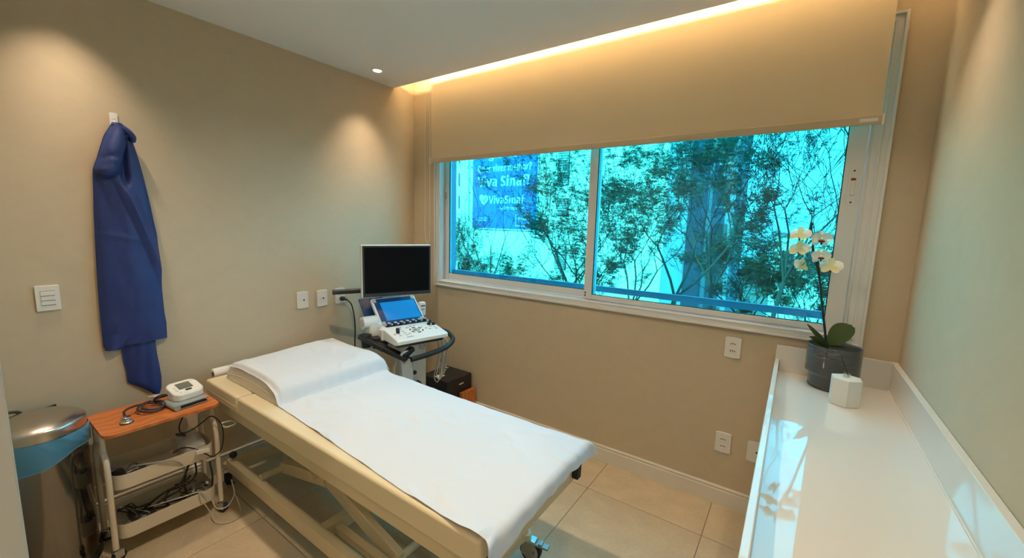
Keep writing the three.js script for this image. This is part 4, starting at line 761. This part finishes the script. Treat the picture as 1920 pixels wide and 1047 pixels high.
const leafGeo = (() => { // pinnate leaf: pairs of leaflets on a thin stalk
  const pos = [], add = (x, z, a, l, w) => { const c = Math.cos(a), s = Math.sin(a), P0 = [x, 0, z], P1 = [x + c * l * 0.5 - s * w, 0.006, z + s * l * 0.5 + c * w], P2 = [x + c * l, -0.004, z + s * l], P3 = [x + c * l * 0.5 + s * w, 0.006, z + s * l * 0.5 - c * w]; pos.push(...P0, ...P1, ...P2, ...P0, ...P2, ...P3); };
  for (let k = 0; k < 4; k++) { const z = 0.03 + k * 0.03; add(0, z, 0.55, 0.05, 0.011); add(0, z, Math.PI - 0.55, 0.05, 0.011); }
  add(0, 0.14, Math.PI / 2, 0.05, 0.012); pos.push(-0.0015, 0, 0, 0.0015, 0, 0, 0, 0, 0.15);
  const g = new THREE.BufferGeometry(); g.setAttribute('position', new THREE.Float32BufferAttribute(pos, 3)); g.computeVertexNormals(); return g;
})();
function tree(name, label, base, o) {
  seed = o.seed;
  const t = thing(name, label, 'tree', base, 0, o.group ?? 'trees outside the window'), segs = [], tips = [];
  function grow(p, d, L, r, n) {
    const k = n === 0 ? 3 : 3; let q = p.clone(), dir = d.clone(), rad = r;
    for (let i = 0; i < k; i++) {
      dir.add(V(rr(-1, 1), rr(-0.6, 1), rr(-1, 1)).multiplyScalar(o.wild ?? 0.22)).addScaledVector(V(0, 1, 0), 0.06).normalize();
      const e = q.clone().addScaledVector(dir, L / k), r2 = rad * 0.86; segs.push([q, e, Math.max(rad, o.minR ?? 0.004), Math.max(r2, o.minR ?? 0.004)]);
      if (n >= o.depth - 2) tips.push([e, dir.clone()]);
      if (n > 0 && n < o.depth && rnd() < 0.55 && i < k - 1) { const s = dir.clone().add(V(rr(-1, 1), rr(-0.3, 0.7), rr(-1, 1)).multiplyScalar(0.95)).normalize(); grow(e, s, L * rr(0.5, 0.7), r2 * 0.5, n + 1); }
      q = e; rad = r2;
    }
    if (n >= o.depth) return;
    const kids = n === 0 ? o.forks ?? 3 : 2;
    for (let i = 0; i < kids; i++) {
      const a = i / kids * Math.PI * 2 + rr(-0.5, 0.5) + (o.twist ?? 0), sp = n === 0 ? o.spread : 0.62;
      const s = dir.clone().add(V(Math.cos(a) * sp, rr(-0.05, 0.25), Math.sin(a) * sp * 0.8)).normalize();
      grow(q, s, L * rr(0.62, 0.84) * (n === 0 ? o.first ?? 0.8 : 1), rad * (kids > 2 ? 0.6 : 0.7), n + 1);
    }
  }
  grow(V(0, 0, 0), V(...(o.lean ?? [0, 1, 0])).normalize(), o.trunk, o.r, 0);
  part('trunk_and_branches', segGeo(segs), M.bark, t);
  if (o.leaves) {
    const m = new THREE.InstancedMesh(leafGeo, o.pale ? M.leafB : M.leafA, Math.min(o.leaves, tips.length * 12)), mx = new THREE.Matrix4(), qt = new THREE.Quaternion();
    const clump = (p) => noise.noise(p.x * 2.1 + o.seed * 1.37, p.y * 2.4, p.z * 2.1) + (o.fill ?? 0);
    let c = 0, tries = 0;
    while (c < m.count && tries++ < m.count * 6) {
      const [p, d] = tips[Math.floor(rnd() * tips.length)];
      if (clump(p) < 0) continue;
      qt.setFromEuler(new THREE.Euler(rr(-0.9, 0.5), rr(0, 6.28), rr(-0.5, 0.5)));
      const s = rr(0.7, 1.35) * (o.leafSize ?? 1); mx.compose(p.clone().add(V(rr(-0.08, 0.08), rr(-0.1, 0.05), rr(-0.08, 0.08))), qt, V(s, s, s)); m.setMatrixAt(c++, mx);
    }
    m.count = c; m.name = 'foliage'; m.userData.kind = 'stuff'; t.add(m);
  }
  return t;
}
const G = -4.5;
tree('slender_tree', 'slender tree in front of the blue banner', [-2.1, G, -5.2], { seed: 11, trunk: 4.6, r: 0.045, spread: 0.42, forks: 4, depth: 4, leaves: 130, first: 0.36, fill: -0.15, leafSize: 0.5, lean: [-0.03, 1, 0], minR: 0.004 });
tree('leafy_tree', 'leafy tree just right of the window mullion', [0.25, G, -4.3], { seed: 23, trunk: 4.1, r: 0.075, spread: 0.45, forks: 4, depth: 5, leaves: 3600, first: 0.36, fill: -0.05, leafSize: 0.62 });
tree('leafy_tree', 'forked leafy tree in the middle of the right pane', [0.85, G, -5.1], { seed: 31, trunk: 4.8, r: 0.075, spread: 0.9, forks: 3, depth: 5, leaves: 3600, first: 0.36, twist: 0.3, fill: -0.05, leafSize: 0.62 });
tree('leafy_tree', 'leafy tree in front of the grey tower', [1.75, G, -6.8], { seed: 47, trunk: 4.8, r: 0.07, spread: 0.6, forks: 4, depth: 5, leaves: 3000, first: 0.4, fill: -0.08, leafSize: 0.66 });
tree('bare_tree', 'nearly bare tree against the sky behind the orchid', [2.45, G, -6.2], { seed: 59, trunk: 5.2, r: 0.06, spread: 0.5, forks: 4, depth: 5, leaves: 260, first: 0.36, fill: -0.2, leafSize: 0.5, minR: 0.006 });
tree('leafy_tree', 'leafy tree between the banner and the window mullion', [-0.75, G, -5.4], { seed: 71, trunk: 4.8, r: 0.055, spread: 0.6, forks: 3, depth: 5, leaves: 2100, first: 0.34, fill: -0.1, leafSize: 0.62 });
tree('leafy_tree', 'low leafy tree at the left edge of the window', [-6.6, G, -8.4], { seed: 83, trunk: 3.2, r: 0.07, spread: 0.7, forks: 5, depth: 6, leaves: 3800, first: 0.42, fill: 0.0, leafSize: 0.66 });
tree('leafy_tree', 'low bushy tree under the blue banner', [-4.3, G, -8.0], { seed: 97, trunk: 2.9, r: 0.06, spread: 0.8, forks: 5, depth: 5, leaves: 3600, first: 0.4, fill: 0.0, leafSize: 0.66 });
tree('leafy_tree', 'leafy tree standing behind the forked tree left of the grey tower', [-0.35, G, -7.4], { seed: 131, trunk: 4.0, r: 0.07, spread: 0.6, forks: 4, depth: 5, leaves: 2000, first: 0.42, fill: -0.08, leafSize: 0.7 });
tree('bushy_tree', 'dense pale green tree at the lower right behind the orchid', [3.5, G, -9.5], { seed: 103, trunk: 3.2, r: 0.08, spread: 0.7, forks: 5, depth: 6, leaves: 5000, first: 0.42, fill: 0.0, leafSize: 0.7, pale: true });
tree('bushy_tree', 'dense tree in front of the low pale house', [1.9, G, -11], { seed: 113, trunk: 3.3, r: 0.08, spread: 0.7, forks: 5, depth: 6, leaves: 4200, first: 0.45, fill: -0.05, leafSize: 0.75 });

// ---------------------------------------------------------------- shadows, render
scene.traverse((o) => { if (o.isMesh) { o.castShadow = true; o.receiveShadow = true; } if (o.isLight && !o.isRectAreaLight) { o.castShadow = true; o.shadow.bias = -0.0005; } });
renderer.render(scene, camera);
